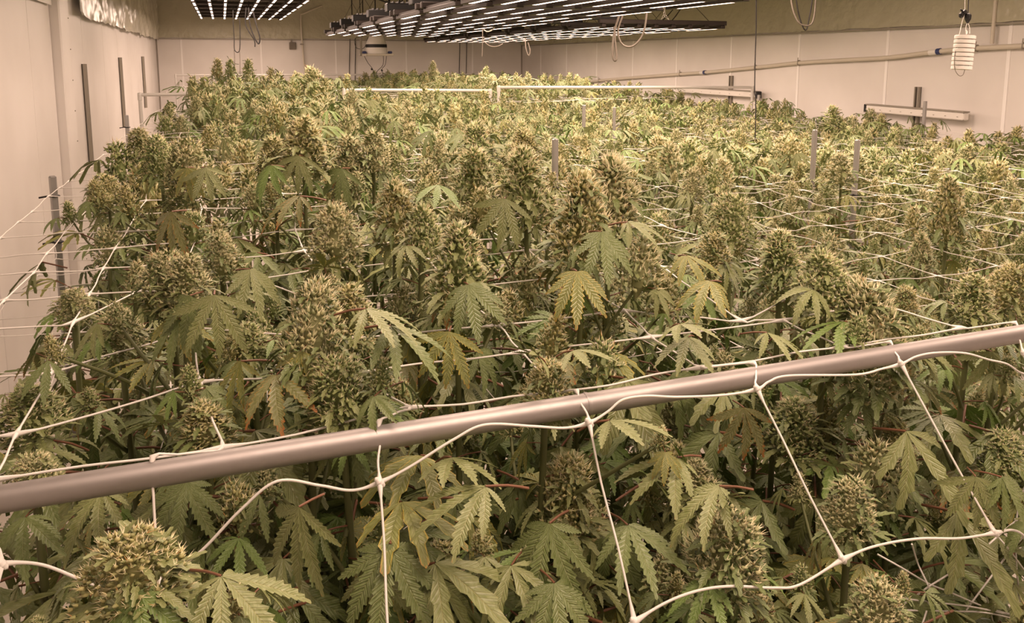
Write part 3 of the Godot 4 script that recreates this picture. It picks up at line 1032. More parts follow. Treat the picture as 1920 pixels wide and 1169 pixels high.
func build_room() -> void:
	var w := 0.16
	var lz := FRONT - BACK
	var wx := RIGHT - LEFT
	var cx := (LEFT + RIGHT) * 0.5
	var cz := (FRONT + BACK) * 0.5
	setting("floor", block(Vector3(wx + 2 * w, 0.12, lz + 2 * w), mats.floor), Vector3(cx, -0.06, cz))
	setting("ceiling", block(Vector3(wx + 2 * w, 0.12, lz + 2 * w), mats.ceiling), Vector3(cx, TOP + 0.06, cz))
	var l := setting("wall_left", block(Vector3(w, TOP, lz + 2 * w), mats.wall_core), Vector3(LEFT - w / 2, TOP / 2, cz))
	var r := setting("wall_right", block(Vector3(w, TOP, lz + 2 * w), mats.wall_core), Vector3(RIGHT + w / 2, TOP / 2, cz))
	var b := setting("wall_back", block(Vector3(wx, TOP, w), mats.wall_core), Vector3(cx, TOP / 2, BACK - w / 2))
	var f := setting("wall_front", block(Vector3(wx, TOP, w), mats.wall_core), Vector3(cx, TOP / 2, FRONT + w / 2))
	panels(l, 2, [1.59, 0.9, 0.0, -0.9, -1.8, -2.7, -3.6, -4.49, -5.04], LEFT, 1.0, 0.0, 2.99, false)
	panels(l, 2, [-5.18, -6.08, -7.07, -7.99, -8.86, -9.7, -10.6, -11.5, -12.48], LEFT, 1.0, 0.0, 2.99, false)
	panels(b, 0, [-0.87, -0.55, 0.55, 1.65, 2.75, 3.85, 4.70], BACK, 1.0, 0.0, 2.99, true)
	panels(r, 2, [1.59, 0.25, -0.73, -1.72, -2.71, -3.70, -4.69, -5.67, -6.65, -7.65, -8.65, -9.65, -10.65, -11.65, -12.48], RIGHT, -1.0, 0.0, 2.99, true)
	panels(f, 0, [-0.87, 0.5, 1.9, 3.3, 4.70], FRONT, -1.0, 0.0, 2.99, true)
	# a boxed-in column on the left wall
	var g := Geo.new()
	g.box(Vector3(0, TOP / 2, 0), Vector3(0.065, TOP, 0.28), Basis(), 0.008)
	g.box(Vector3(-0.012, TOP / 2, -0.18), Vector3(0.04, TOP, 0.08), Basis(), 0.005)
	var col := setting("pillar_side", g.made(mats.wall_panel), Vector3(LEFT + 0.0325, 0, -5.18))
	var sc := Geo.new()
	for k in 16:
		sc.box(Vector3(0.034, 0.1 + k * 0.18, -0.10), Vector3(0.006, 0.008, 0.008), Basis(), 0.002)
	part("screw_row", sc.made(mats.strut_steel), col)
	# plastic sheeting over the upper walls
	sheeting("plastic_sheeting", "crumpled clear plastic sheeting gathered along the top of the left wall", Vector3(LEFT + 0.045, 1.93, -5.74), Vector3(0, 0, -6.70), 1.02, Vector3.RIGHT, 0.040, mats.crumpled, 150, 26, 0.35, 41)
	sheeting("plastic_sheeting", "dull plastic sheeting taped along the top of the back wall", Vector3(LEFT + 0.03, 1.965, BACK + 0.035), Vector3(5.55, 0, 0), 1.0, Vector3.BACK, 0.022, mats.sheeting, 90, 20, 0.12, 42)
	sheeting("plastic_sheeting", "dull plastic sheeting with soft folds along the top of the right wall", Vector3(RIGHT - 0.035, 1.895, BACK + 0.05), Vector3(0, 0, 13.2), 1.08, Vector3.LEFT, 0.018, mats.sheeting, 150, 18, 0.10, 43)
	sheeting("plastic_sheeting", "dull plastic sheeting above the near left wall panels before the pillar", Vector3(LEFT + 0.03, 1.955, 1.3), Vector3(0, 0, -6.3), 1.02, Vector3.RIGHT, 0.006, mats.wall_panel, 60, 10, 0.05, 44)
	setting("trim_1", block(Vector3(5.55, 0.012, 0.010), mats.strut_steel), Vector3(cx, 1.958, BACK + 0.045))
	setting("trim_2", block(Vector3(0.010, 0.010, 13.0), mats.strut_steel), Vector3(RIGHT - 0.045, 1.888, -5.9))
func sheeting(called: String, label: String, o: Vector3, run: Vector3, tall: float, out: Vector3, depth: float, mat: Material, nu: int, nv: int, sharp: float, sd: int) -> void:
	var n := FastNoiseLite.new()
	n.seed = sd
	n.frequency = 1.0
	n.fractal_octaves = 4
	n.fractal_type = FastNoiseLite.FRACTAL_RIDGED
	var g := Geo.new()
	var length := run.length()
	for j in nv + 1:
		for i in nu + 1:
			var u := float(i) / nu * length
			var v := float(j) / nv * tall
			var d := n.get_noise_2d(u * 1.1 + v * 1.3, v * 0.8 - u * 0.2) * depth + n.get_noise_2d(u * 5.0, v * 3.0 + 50.0) * depth * sharp
			var hem := 0.0
			if j == 0:
				hem = n.get_noise_1d(u * 2.0 + 9.0) * depth * 0.8
			var p := o + run * (float(i) / nu) + Vector3.UP * (v + hem) + out * (absf(d) * 0.8 + 0.004)
			g.p(p - o, Vector2(u, v))
	for j in nv:
		for i in nu:
			var a := j * (nu + 1) + i
			g.q(a, a + nu + 1, a + nu + 2, a + 1)
	var am := g.made(mat)
	var m := MeshInstance3D.new()
	m.name = numbered(called)
	m.mesh = am
	m.position = o
	add_child(m)
	tag(m, label, "sheeting")

# ---------------------------------------------------------------- things on the walls
func strut(label: String, p: Vector3, low: float, high: float, out: Vector3) -> void:
	var o := thing("steel_strut", label, "strut", Vector3(p.x, low, p.z))
	var h := high - low
	var g := Geo.new()
	var b := Basis(Vector3.UP.cross(out), Vector3.UP, out)
	g.box(Vector3(0, h / 2, 0) + out * 0.003, Vector3(0.041, h, 0.006), b)
	for s in [-1, 1]:
		g.box(Vector3(0, h / 2, 0) + out * 0.014 + b.x * 0.019 * s, Vector3(0.003, h, 0.024), b)
		g.box(Vector3(0, h / 2, 0) + out * 0.026 + b.x * 0.0145 * s, Vector3(0.010, h, 0.003), b)
	part("channel", g.made(mats.strut_steel), o)
func wall_lamp(label: String, a: Vector3, b: Vector3) -> void:
	var o := thing("strip_fixture", label, "light", a)
	var run := b - a
	var length := run.length()
	var dz := run.normalized()
	var bs := Basis(Vector3.UP.cross(dz).normalized(), Vector3.UP, dz)
	var g := Geo.new()
	g.box(run / 2, Vector3(0.05, 0.052, length), bs, 0.006)
	part("housing", g.made(mats.white_plastic), o)
	g = Geo.new()
	g.box(run / 2 + Vector3.UP * 0.030, Vector3(0.058, 0.009, length + 0.004), bs, 0.002)
	part("top_rail", g.made(mats.strut_steel), o)
	g = Geo.new()
	g.box(-dz * 0.010, Vector3(0.056, 0.062, 0.022), bs, 0.004)
	part("end_cap", g.made(mats.black_plastic), o)
	g = Geo.new()
	for k in 9:
		g.box(dz * length * (k + 0.5) / 9.0 + Vector3(-0.026, -0.004, 0), Vector3(0.004, 0.004, 0.010), Basis())
	part("rivet_row", g.made(mats.strut_steel), o)
	part("cable", wire([-dz * 0.02, -dz * 0.022 + Vector3(0, -0.15, 0), -dz * 0.018 + Vector3(0, -0.45, 0)], 0.004, mats.black_cable), o)
func build_wall_things() -> void:
	strut("grey steel channel strut on the left wall, first beyond the pillar", Vector3(LEFT + 0.016, 0, -5.98), 0.97, 1.632, Vector3.RIGHT)
	strut("grey steel channel strut on the left wall, second beyond the pillar", Vector3(LEFT + 0.016, 0, -8.0), 1.05, 1.680, Vector3.RIGHT)
	strut("grey steel channel strut on the left wall nearest the far corner", Vector3(LEFT + 0.016, 0, -10.2), 1.10, 1.697, Vector3.RIGHT)
	var x := RIGHT - 0.016
	var s1 := on_x(1724, 163, x)
	strut("short steel strut holding the nearer strip fixture on the right wall", s1, 0.9, s1.y, Vector3.LEFT)
	var s2 := on_x(1373, 142, x)
	strut("short steel strut holding the farther strip fixture on the right wall", s2, 0.9, s2.y, Vector3.LEFT)
	var xl := RIGHT - 0.085
	wall_lamp("white strip fixture with black end cap, nearer one on the right wall", on_x(1628, 203, xl), on_x(1812, 219, xl))
	var fa := on_x(1421, 178, xl)
	wall_lamp("white strip fixture behind the metal frame on the right wall", fa, Vector3(fa.x, fa.y, fa.z - 1.45))
	# the drain pipe that runs down along the right wall
	var px := [Vector2(2010, 78), Vector2(1920, 86), Vector2(1832, 90.6), Vector2(1757, 97), Vector2(1667, 108), Vector2(1579, 113), Vector2(1498, 118), Vector2(1417, 126.5), Vector2(1320, 136), Vector2(1276, 139), Vector2(1194, 145), Vector2(1124, 151), Vector2(1072, 159), Vector2(1029, 160)]
	var pts := []
	for q in px:
		pts.append(on_x(q.x, q.y, RIGHT - 0.05))
	var pipe := thing("drain_pipe", "cream plastic pipe sloping along the right wall on clips", "pipe", pts[0])
	var rel := []
	for q in pts:
		rel.append(q - pts[0])
	part("pipe_run", wire(rel, 0.0165, mats.pvc, 4, 12), pipe)
	for k in [1, 2, 6, 7, 9, 11]:
		var g := Geo.new()
		var c: Vector3 = rel[k]
		var ring := PackedVector3Array()
		for j in 10:
			var a := -0.6 + j * 0.52
			ring.append(c + Vector3(sin(a) * 0.021, cos(a) * 0.021, 0))
		ring.append(c + Vector3(-0.012, 0.045, 0))
		g.tube(ring, even(ring.size(), 0.004), 5)
		part("clip", g.made(mats.strut_steel), pipe)
	for k in [3, 8]:
		var g := Geo.new()
		var d: Vector3 = (rel[k + 1] - rel[k]).normalized()
		g.tube(PackedVector3Array([rel[k], rel[k] + d * 0.06]), even(2, 0.021), 12)
		part("coupling", g.made(mats.white_plastic), pipe)
		g = Geo.new()
		g.tube(PackedVector3Array([rel[k] - d * 0.03, rel[k] - d * 0.001]), even(2, 0.022), 12)
		part("union_nut", g.made(mats.blue_plastic), pipe)
	var vp := on_x(1860, 82, RIGHT - 0.05)
	var v := thing("riser_pipe", "cream plastic pipe rising from the sloping drain pipe to the ceiling", "pipe", vp)
	part("pipe_run", wire([Vector3.ZERO, Vector3(0, 0.5, 0), Vector3(0, TOP - vp.y, 0)], 0.0125, mats.pvc, 2, 12), v)
	# back wall
	var zb := BACK + 0.03
	var jb := on_z(548.5, 86, zb)
	var j := thing("junction_box", "grey square junction box under a conduit on the back wall", "box", jb)
	part("box", block(Vector3(0.10, 0.11, 0.06), mats.strut_steel, 0.008), j)
	part("cover", block(Vector3(0.088, 0.098, 0.006), mats.grey_cable, 0.002), j, Transform3D(Basis(), Vector3(0, 0, 0.033)))
	part("conduit", wire([Vector3(-0.015, 0.05, 0), Vector3(-0.015, 0.5, 0), Vector3(-0.015, TOP - jb.y, 0)], 0.012, mats.strut_steel, 2, 8), j)
	var wp := thing("water_pipe", "pale plastic pipe with an elbow leaning on the back wall", "pipe", on_z(572, 140, zb + 0.05))
	var o0: Vector3 = wp.position
	part("pipe_run", wire([Vector3(0.03, -0.4, 0), Vector3.ZERO, on_z(567, 85, zb + 0.05) - o0, on_z(564, 32, zb + 0.05) - o0, on_z(568, 26, zb + 0.05) - o0, on_z(604, 11, zb + 0.05) - o0], 0.013, mats.pvc, 3, 8), wp)
	var gcl := Geo.new()
	gcl.box(on_z(566, 83, zb + 0.05) - o0, Vector3(0.05, 0.02, 0.04), Basis(), 0.004)
	part("clamp", gcl.made(mats.strut_steel), wp)
	var k := 0
	for q in [[655, -30, 655, 145, "thin dark cable down the back wall left of the white fan"], [665, -30, 666, 145, "thin dark cable down the back wall beside the white fan"], [861, 20, 861, 142, "thin dark cable down the back wall below the middle lights"], [874, 20, 874, 142, "thin dark cable beside another at the back wall corner side"]]:
		var a := on_z(q[0], q[1], zb)
		var b := on_z(q[2], q[3], zb)
		var c := thing("cable", q[4], "cable", a)
		part("wire", wire([Vector3.ZERO, (b - a) * 0.5 + Vector3(0.01, 0, 0), b - a, b - a + Vector3(0, -0.5, 0)], 0.0055, mats.black_cable, 4, 5), c)
		k += 1
	# the fan
	var fp := at(706, 105, 11.4)
	var fan_o := thing("air_mover", "white domed air mover with a dark band hung before the back wall", "fan", fp)
	var g2 := Geo.new()
	g2.box(Vector3(0, 0.015, 0), Vector3(0.41, 0.032, 0.38), Basis(Vector3.UP, 0.12), 0.01)
	part("base_plate", g2.made(mats.pvc), fan_o)
	g2 = Geo.new()
	g2.lathe(Vector3(0, 0.03, 0), [Vector2(0.155, 0), Vector2(0.158, 0.01), Vector2(0.152, 0.09)], 24)
	part("drum", g2.made(mats.white_plastic), fan_o)
	g2 = Geo.new()
	g2.lathe(Vector3(0, 0.12, 0), [Vector2(0.14, 0), Vector2(0.154, 0.002), Vector2(0.152, 0.045), Vector2(0.14, 0.047)], 24)
	part("dark_band", g2.made(mats.black_plastic), fan_o)
	g2 = Geo.new()
	g2.lathe(Vector3(0, 0.166, 0), [Vector2(0.148, 0), Vector2(0.14, 0.03), Vector2(0.112, 0.09), Vector2(0.075, 0.15), Vector2(0.03, 0.17), Vector2(0.0005, 0.172)], 24)
	part("hood", g2.made(mats.white_plastic), fan_o)
	for s in [-1, 1]:
		part("handle", block(Vector3(0.06, 0.035, 0.05), mats.blue_plastic, 0.01), fan_o, Transform3D(Basis(), Vector3(s * 0.185, 0.05, 0.06)))
	part("bracket", block(Vector3(0.03, 0.5, 0.03), mats.strut_steel, 0.003), fan_o, Transform3D(Basis(), Vector3(-0.215, 0.25, -0.03)))
	part("hanger", wire([Vector3(-0.215, 0.45, -0.03), Vector3(-0.215, 0.9, -0.03), Vector3(-0.215, TOP - fp.y, -0.03)], 0.006, mats.black_cable, 2, 6), fan_o)
	part("hanger", wire([Vector3(0, 0.33, 0), Vector3(0.0, 0.9, 0), Vector3(0, TOP - fp.y, 0)], 0.005, mats.black_cable, 2, 6), fan_o)
	for q in [[683, 108, 690, 118, 699, 130], [719, 112, 718, 122, 706, 136], [725, 112, 722, 122, 716, 130]]:
		var a := at(q[0], q[1], 11.4) - fp
		part("cord", wire([Vector3(a.x, 0.0, a.z), at(q[2], q[3], 11.4) - fp, at(q[4], q[5], 11.4) - fp, at(q[4] + 3, q[5] + 14, 11.4) - fp], 0.004, mats.black_cable, 4, 5), fan_o)
	for q in [[697, 130], [716, 132]]:
		part("plug", block(Vector3(0.022, 0.03, 0.02), mats.black_plastic, 0.004), fan_o, Transform3D(Basis(Vector3.BACK, 0.4), at(q[0], q[1], 11.4) - fp))
	part("loop", wire([at(681, 68, 11.4) - fp, at(666, 72, 11.4) - fp, at(667, 88, 11.4) - fp, at(676, 92, 11.4) - fp, at(684, 88, 11.4) - fp, at(690, 70, 11.4) - fp], 0.004, mats.black_cable, 4, 5), fan_o)

# ---------------------------------------------------------------- frames and posts
func build_frames() -> void:
	var z0 := -0.657
	frame("shiny steel conduit crossbar slung across the front of the near net", Vector3(-0.60, 1.33, z0), Vector3(1.20, 1.335, z0 + 0.012), 0.0107, mats.conduit)
	var sl := get_node("trellis_stand")
	for px in [1091, 1660]:
		var p := on_z(px, 760 if px < 1200 else 690, z0)
		var g := Geo.new()
		g.tube(PackedVector3Array([Vector3(p.x + 0.60, 1.3325, 0.006), Vector3(p.x + 0.604, 1.3325, 0.006)]), even(2, 0.0111), 16)
		part("joint_ring", g.made(mats.conduit), sl)
	var zf := -6.15
	var a := on_z(262, 178, -6.0)
	frame("white tube frame at the far end of the left bed beside the wall", a, Vector3(0.78, a.y, -6.0), 0.012, mats.frame_tube)
	frame("white tube frame across the middle bed in the distance", on_z(645, 169, zf), on_z(919, 170, zf), 0.0125, mats.frame_tube)
	frame("long white tube frame across the right bed in the distance", on_z(935, 164, zf), on_z(1411, 164, zf), 0.0125, mats.frame_tube)
	frame("farthest white tube frame on the left before the back wall", on_z(329, 141, -11.8), on_z(689, 140, -11.8), 0.0125, mats.frame_tube)
	frame("farthest white tube frame below the white air mover", on_z(700, 140, -11.8), on_z(930, 139, -11.8), 0.0125, mats.frame_tube)
	var q := on_x(98, 330, -0.425)
	post("grey square post with two black ties at the near left net edge", q, q.y, [on_x(96, 372, -0.425).y, on_x(100, 463, -0.425).y], 0.0085)
	q = on_x(237, 216, -0.45)
	post("grey square post with one black tie farther along the left net edge", q, q.y, [on_x(237, 240, -0.45).y], 0.0085)
	q = on_x(1041, 260, 0.80)
	post("grey steel post rising behind the central colas", q, q.y, [on_x(1041, 352, 0.80).y], 0.0075)
	q = on_x(770, 207, 0.85)
	post("slim grey post in the left bed below the white tube frame", q, q.y, [], 0.0085)
	q = on_x(1528, 243, 1.85)
	post("pale grey post standing left of its twin over the right bed", q, q.y, [on_x(1528, 350, 1.85).y], 0.0075)
	q = on_x(1608, 262, 2.0)
	post("pale grey post standing right of its twin over the right bed", q, q.y, [on_x(1604, 366, 2.0).y], 0.008)
	q = on_x(1095, 197, 1.95)
	post("distant grey post right of the long white frame corner", q, q.y, [], 0.009)
	q = on_x(1152, 201, 2.15)
	post("distant slim post nearer to the right wall pipe", q, q.y, [], 0.008)
	q = on_x(1735, 190, 4.32)
	post("pale post in front of the nearer strip fixture", q, q.y, [], 0.010)
	q = on_x(1423, 178, 4.2)
	post("slim pale post below the end of the farther strip fixture", q, q.y, [], 0.010)

# ---------------------------------------------------------------- nets
func build_nets() -> void:
	rng.seed = 77
	var xs := [-0.41, -0.30, -0.19, -0.065, 0.12, 0.30, 0.48, 0.65, 0.83]
	var zs := [-0.52, -0.62, -0.657, -0.685, -0.80, -0.93, -1.08]
	zs.append_array(steps(-1.23, -5.95, 0.15))
	var grid := flat_grid(xs, zs, 1.33, 0.008, 0.006)
	for j in xs.size():
		grid[0][j] = Vector3(xs[j], 1.17, -0.52)
		grid[1][j] = Vector3(xs[j], 1.295, -0.62)
		grid[2][j] = Vector3(xs[j], 1.3445, -0.657)
		grid[3][j].y = 1.334
	var at0 := {3: Vector2(312, 1420), 4: Vector2(735, 1290), 5: Vector2(1190, 1167), 6: Vector2(1580, 1050), 7: Vector2(1865, 1000), 8: Vector2(2060, 960)}
	var at1 := {2: Vector2(2, 1058), 3: Vector2(298, 1078), 4: Vector2(712, 905), 5: Vector2(1105, 793), 6: Vector2(1420, 730), 7: Vector2(1690, 683), 8: Vector2(1920, 664)}
	for j in at0: grid[0][j] = on_z(at0[j].x, at0[j].y, -0.52)
	for j in at1: grid[1][j] = on_z(at1[j].x, at1[j].y, -0.62)
	var bar := {3: 281, 4: 710, 5: 1081, 6: 1410, 7: 1660, 8: 1888}
	for j in bar: grid[2][j].x = on_z(bar[j], 780, -0.657).x
	for e in [[3, 3, 418, 840], [3, 4, 768, 765], [3, 6, 1312, 690], [4, 2, 30, 815], [4, 3, 375, 717], [5, 2, 95, 700], [5, 3, 362, 617], [5, 5, 935, 610], [5, 6, 1170, 583], [5, 7, 1390, 602], [6, 2, 137, 605], [6, 3, 381, 490]]:
		grid[e[0]][e[1]] = on_y(e[2], e[3], 1.33)
	cross_skip = [0, 1, 2]
	var o := net("trellis_net", "white knotted trellis net draped over the steel crossbar across the left bed", grid, 0.00105, 6, 3, 0.0012)
	var rows := [
		[-0.625, [-300, 1040, -160, 1090, -60, 1075, 2, 1058, 80, 1060, 180, 1098, 245, 1103, 298, 1078, 370, 1040, 450, 958, 520, 903, 600, 911, 660, 920, 712, 905, 770, 875, 850, 825, 910, 797, 1000, 800, 1060, 803, 1105, 793, 1140, 772, 1168, 750, 1213, 743, 1270, 745, 1360, 741, 1420, 730, 1442, 716, 1480, 705, 1605, 703, 1654, 692, 1690, 683, 1718, 669, 1756, 662, 1810, 663, 1854, 675, 1888, 683, 1925, 702, 1990, 690]],
		[-0.52, [735, 1290, 850, 1330, 950, 1290, 1040, 1262, 1120, 1220, 1190, 1167, 1250, 1130, 1310, 1108, 1370, 1100, 1450, 1103, 1500, 1097, 1580, 1050, 1640, 1025, 1720, 1011, 1800, 1010, 1865, 1000, 1900, 995, 1925, 1012, 1945, 1060]],
	]
	for r in rows:
		var pts := []
		for i in range(0, r[1].size(), 2):
			pts.append(on_z(r[1][i], r[1][i + 1], r[0]))
		var cord := smooth_line(pts, 9)
		var g := Geo.new()
		var rr := PackedFloat32Array()
		for q in cord:
			var near := 1.0
			for i in 2:
				for j in range(2, 9):
					near = minf(near, q.distance_to(grid[i][j]))
			rr.append(0.0012 * (1.0 + 1.3 * exp(-pow(near / 0.009, 2.0))))
		g.tube(cord, rr, 7)
		part("cord", g.made(mats.cord), o)
	# knots where the cords of the front flap cross
	for j in range(2, 9):
		for i in [0, 1]:
			if grid[i][j].y > 1.0:
				var g := Geo.new()
				g.lathe(Vector3(0, -0.0062, 0), [Vector2(0.0003, 0), Vector2(0.0018, 0.0012), Vector2(0.0033, 0.0046), Vector2(0.0034, 0.0076), Vector2(0.0019, 0.011), Vector2(0.0003, 0.0124)], 9)
				part("knot", g.made(mats.cord), o, Transform3D(Basis(Vector3.BACK, 0.7), grid[i][j]))
	cross_skip = []
	net("trellis_net", "lower white trellis net under the upper one in the left bed", flat_grid(steps(-0.42, 0.82, 0.155), steps(-0.95, -5.9, 0.15), 1.175, 0.015, 0.012), 0.0008, 4, 2, 0.0025)
	net("trellis_net", "white trellis net stretched over the middle bed between grey posts", flat_grid(steps(0.96, 1.86, 0.15), steps(-0.95, -6.05, 0.15), 1.255, 0.012, 0.010), 0.00075, 4, 2, 0.004)
	net("trellis_net", "white trellis net with slack cords over the right bed", flat_grid(steps(2.05, 4.25, 0.157), steps(-1.5, -6.05, 0.155), 1.215, 0.016, 0.014), 0.00075, 4, 2, 0.005)
	net("trellis_net", "white trellis net in the far bed below the crossbars of distant frames", flat_grid(steps(0.95, 4.1, 0.175), steps(-6.6, -11.6, 0.19), 1.29, 0.015, 0.012), 0.0008, 3, 1, 0.0)
	net("trellis_net", "white trellis net on the far part of the left bed by the wall", flat_grid(steps(-0.42, 0.80, 0.155), steps(-6.1, -8.4, 0.16), 1.40, 0.015, 0.012), 0.0008, 3, 1, 0.0)
	# a torn bit of netting low at the right
	var zt := -0.60
	var torn := thing("torn_netting", "loose tangled scrap of white netting at the lower right among leaves", "net", on_z(1741, 1101, zt))
	var base: Vector3 = torn.position
	for s in [[1710, 1021, 1722, 1060, 1741, 1101, 1742, 1125, 1730, 1169, 1700, 1240], [1805, 1060, 1770, 1083, 1741, 1101, 1715, 1120, 1693, 1133, 1640, 1150], [1645, 1040, 1690, 1065, 1741, 1095, 1781, 1111, 1850, 1140, 1940, 1165], [1691, 1123, 1760, 1131, 1830, 1140, 1919, 1160, 1960, 1168], [1691, 1145, 1780, 1147, 1850, 1150, 1930, 1168], [1884, 904, 1905, 922, 1925, 936], [1925, 905, 1908, 960, 1905, 1040, 1910, 1110, 1918, 1200], [1925, 1000, 1890, 1040, 1860, 1080, 1830, 1120, 1812, 1145], [1930, 960, 1895, 985, 1850, 1025], [1865, 1000, 1895, 1035, 1925, 1075, 1960, 1110], [1850, 1120, 1860, 1160, 1880, 1230]]:
		var pts := []
		for i in range(0, s.size(), 2):
			pts.append(on_z(s[i], s[i + 1], zt + 0.01 * sin(i * 1.7 + s[0])) - base)
		var cord := smooth_line(pts, 5)
		var g := Geo.new()
		g.tube(cord, even(cord.size(), 0.001), 5)
		part("cord", g.made(mats.cord), torn)

# ---------------------------------------------------------------- cables, sensor, beams under the ceiling
func hung(called: String, label: String, cat: String, depth: float, px: Array, r: float, mat: Material) -> void:
	var pts := []
	for i in range(0, px.size(), 2):
		pts.append(at(px[i], px[i + 1], depth))
	var o := thing(called, label, cat, pts[0])
	var rel := []
	for q in pts:
		rel.append(q - pts[0])
	part("wire", wire(rel, r, mat, 5, 6), o)
func build_hanging_things() -> void:
	hung("cable", "pair of thin cables dropping below the left row of lights", "cable", 8.6, [437, -60, 437, 33, 439, 70, 440, 94, 449, 95, 450, 60, 449, 33], 0.005, mats.black_cable)
	hung("cable", "left leg of thin cable reaching down to the tallest far colas", "cable", 8.6, [439, 94, 440, 110, 440, 135, 440, 190], 0.004, mats.grey_cable)
	hung("cable", "right leg of thin cable reaching down to the tallest far colas", "cable", 8.6, [449, 95, 450, 110, 450, 135, 450, 190], 0.004, mats.grey_cable)
	hung("cable", "dark cable loop hanging below the left row of lights", "cable", 8.2, [466, 0, 467, 33, 472, 58, 484, 82, 487, 70, 480, 45, 474, 20], 0.007, mats.black_cable)
	hung("cable", "dark cable end dangling beside the loop under the left lights", "cable", 8.2, [462, 10, 460, 42, 466, 58, 477, 76, 478, 88], 0.006, mats.black_cable)
	hung("cable", "long narrow black cable loop hanging under the middle row of lights", "cable", 4.6, [1168, -20, 1164, 18, 1153, 55, 1149, 85, 1149, 106, 1153, 114, 1156, 106, 1153, 75, 1152, 50], 0.0065, mats.grey_cable)
	hung("cable", "wide round grey cable loop hanging under the middle row of lights", "cable", 4.6, [1174, -20, 1170, 20, 1159, 55, 1163, 78, 1176, 88, 1192, 83, 1206, 62, 1212, 30, 1216, -20], 0.0055, mats.grey_cable)
	hung("cable", "thin pale cable loop below the middle lights near the far corner", "cable", 6.0, [906, 20, 905, 48, 912, 59, 924, 55, 932, 40, 935, 20], 0.004, mats.pvc)
	hung("cable", "pale straight cable end under the middle lights near the far corner", "cable", 6.0, [904, 20, 905, 70, 904, 106], 0.003, mats.grey_cable)
	hung("cable", "pale cable loop against the plastic sheeting on the right", "cable", 5.0, [1480, -25, 1486, 15, 1496, 40, 1509, 48, 1522, 44, 1528, 20, 1530, -25], 0.0055, mats.grey_cable)
	hung("cable", "dark cable loop crossing a pale one before the right sheeting", "cable", 5.0, [1490, -25, 1497, 25, 1510, 57, 1518, 30, 1527, -25], 0.004, mats.black_cable)
	hung("cable", "single straight dark cable hanging from above to the right bed", "cable", 4.4, [1417, -120, 1418, 30, 1416, 110, 1415, 170, 1417, 190, 1416, 260], 0.003, mats.black_cable)
	hung("cable", "small drooping cable under the far right row of lights", "cable", 8.5, [985, 70, 986, 90, 991, 104, 994, 95, 990, 80], 0.005, mats.grey_cable)
	hung("cable", "thin cable arc under the far right lights beside the corner", "cable", 8.5, [905, 75, 918, 86, 932, 87, 943, 82], 0.004, mats.grey_cable)
	# the ceiling beam that the middle row hangs from
	var a := at(654, 33, 8.8)
	var b := at(812, 5, 5.6)
	var beam := thing("ceiling_strut", "grey steel strut above the middle row of lights with hangers", "strut", a)
	var run := b - a
	var dz := run.normalized()
	var bs := Basis(Vector3.UP.cross(dz).normalized(), dz.cross(Vector3.UP.cross(dz).normalized()), dz)
	var g := Geo.new()
	g.box(run / 2, Vector3(0.03, 0.038, run.length()), bs, 0.002)
	part("channel", g.made(mats.strut_steel), beam)
	for k in 6:
		var p := run * (0.06 + k * 0.18)
		part("hanger", wire([p, p + Vector3(0, 0.4, 0), p + Vector3(0, TOP - a.y - p.y, 0)], 0.006, mats.black_cable, 1, 5), beam)
		if k < 5:
			part("power_lead", wire([p + Vector3(0.05, 0, 0.1), p + Vector3(0.09, -0.05, 0.12), p + Vector3(0.06, -0.13, 0.2), p + Vector3(0.16, -0.17, 0.22)], 0.006, mats.black_cable, 4, 5), beam)
	# lead tangles above the lamps of the middle row and far right row
	rng.seed = 909
	for k in 12:
		var far := k >= 7
		var p := Vector3(3.0 + (k - 7) * 0.16, 1.98, -9.6 + (k - 7) * 0.85) if far else Vector3(1.15 + 0.11 * k, 1.96, -6.2 + k * 0.62)
		var o := thing("power_lead", "thin dark power lead looping over the far right row of lights" if far else "thin dark power lead looping over the middle row of lights", "cable", p, "power leads over the far right lights" if far else "power leads over the middle lights")
		for m in 2:
			var s := rng.randf_range(0.06, 0.14)
			part("wire", wire([Vector3(m * 0.1, 0, 0), Vector3(s + m * 0.1, 0.16, 0.02), Vector3(m * 0.13, 0.32, 0.03), Vector3(-s, 0.20, 0.05), Vector3(0.08 + s, 0.14, 0.05), Vector3(0.05, 0.45, 0.02), Vector3(0.02, TOP - p.y, 0)], 0.005, mats.black_cable, 4, 5), o)
	# the chain hanger on the far right row
	var cp := at(1245, 54, 5.9)
	var chain := thing("chain_hanger", "small zinc chain hanger spread like an upturned V above a light", "chain", cp)
	g = Geo.new()
	var top := at(1246, 28, 5.9) - cp
	for e in [at(1231, 48, 5.9) - cp, at(1263, 48, 5.9) - cp, at(1243, -60, 5.9) - cp]:
		var dirn: Vector3 = e - top
		var n := int(dirn.length() / 0.022)
		for k in n:
			var c := top + dirn * ((k + 0.5) / n)
			var ring := PackedVector3Array()
			var d1 := dirn.normalized()
			var d2 := d1.cross(ahead).normalized() if k % 2 == 0 else d1.cross(across).normalized()
			for m in 9:
				ring.append(c + d1 * 0.015 * cos(TAU * m / 8) + d2 * 0.007 * sin(TAU * m / 8))
			g.tube(ring, even(9, 0.0026), 4, false)
	part("links", g.made(mats.zinc_chain), chain)
	# the climate sensor on its cord
	var dep := 2.6
	var sp := at(1810, 66, dep)
	var s := thing("climate_sensor", "white stacked-plate climate sensor hanging on a cord before the right wall", "sensor", sp)
	var tilt := Basis(Vector3.BACK, -0.05)
	var r0 := 0.0315
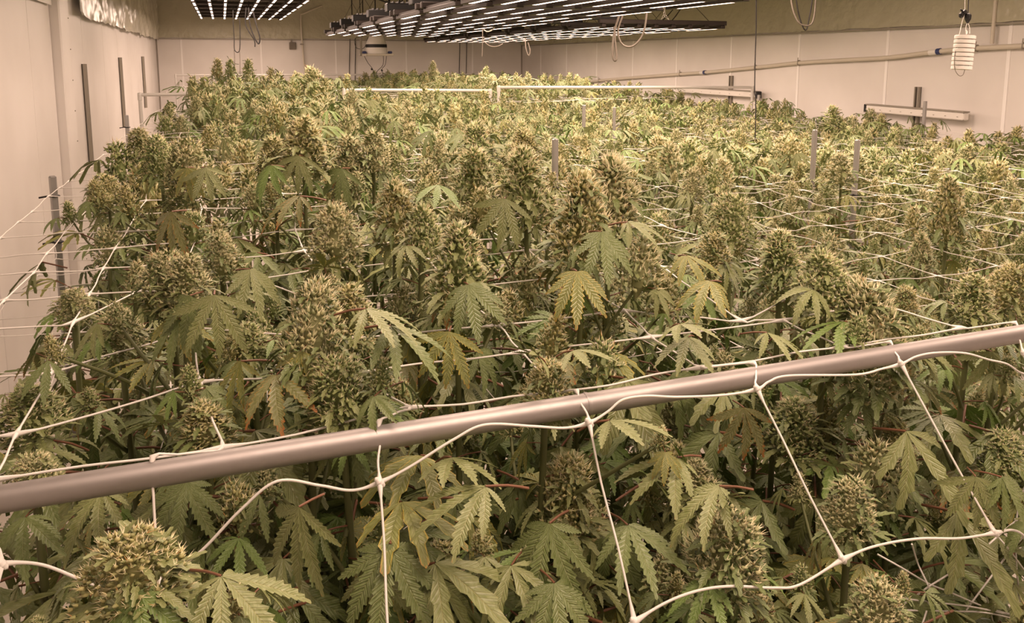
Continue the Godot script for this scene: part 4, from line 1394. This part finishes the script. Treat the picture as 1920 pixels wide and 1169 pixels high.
	for k in 8:
		g = Geo.new()
		g.lathe(Vector3.ZERO, [Vector2(r0 * 0.6, -0.0125), Vector2(r0 * 0.97, -0.0125), Vector2(r0, -0.0115), Vector2(r0, -0.0025), Vector2(r0 * 0.97, -0.0012), Vector2(r0 * 0.6, -0.001)], 28)
		part("plate", g.made(mats.white_plastic), s, Transform3D(tilt, tilt * Vector3(0, -k * 0.0143, 0)))
	g = Geo.new()
	g.lathe(Vector3.ZERO, [Vector2(0.001, -0.114), Vector2(r0 * 0.66, -0.113), Vector2(r0 * 0.66, -0.002), Vector2(r0 * 0.9, 0.001), Vector2(0.001, 0.003)], 24)
	part("core", g.made(mats.white_plastic), s, Transform3D(tilt, Vector3.ZERO))
	part("cord", wire([Vector3(-0.027, 0, 0), at(1803, 45, dep) - sp, at(1807, 30, dep) - sp, at(1809, 15, dep) - sp, at(1811, -160, dep) - sp], 0.0011, mats.cord, 4, 6), s)
	part("cord", wire([at(1811, 62, dep) - sp, at(1811, 52, dep) - sp, at(1814, 43, dep) - sp, at(1818, 52, dep) - sp, at(1818, 63, dep) - sp], 0.001, mats.cord, 4, 6), s)
	part("cord", wire([at(1814, 30, dep) - sp, at(1816, 0, dep) - sp, at(1816, -160, dep) - sp], 0.0016, mats.black_cable, 2, 6), s)
	g = Geo.new()
	g.lathe(at(1814, 44, dep) - sp, [Vector2(0.002, 0), Vector2(0.006, 0.006), Vector2(0.0098, 0.014), Vector2(0.0105, 0.026), Vector2(0.008, 0.031), Vector2(0.001, 0.033)], 10)
	part("rope_ratchet", g.made(mats.black_plastic), s)
	g = Geo.new()
	g.lathe(at(1802, 34, dep) - sp, [Vector2(0.002, 0), Vector2(0.007, 0.004), Vector2(0.008, 0.014), Vector2(0.004, 0.018), Vector2(0.001, 0.019)], 8)
	g.box(at(1808, 23, dep) - sp, Vector3(0.018, 0.014, 0.012), Basis(Vector3.BACK, 0.5), 0.003)
	g.box(at(1803, 19, dep) - sp, Vector3(0.012, 0.005, 0.006), Basis(Vector3.BACK, -0.3), 0.002)
	part("rope_ratchet", g.made(mats.black_plastic), s)
	part("loop", wire([at(1794, 85, dep) - sp, at(1790, 105, dep) - sp, at(1790, 128, dep) - sp, at(1797, 141, dep) - sp, at(1805, 141, dep) - sp, at(1809, 131, dep) - sp], 0.0011, mats.grey_cable, 4, 6), s)
	part("hook", wire([at(1811, 66, dep) - sp, at(1813, 60, dep) - sp, at(1811, 57, dep) - sp], 0.0022, mats.white_plastic, 3, 6), s)
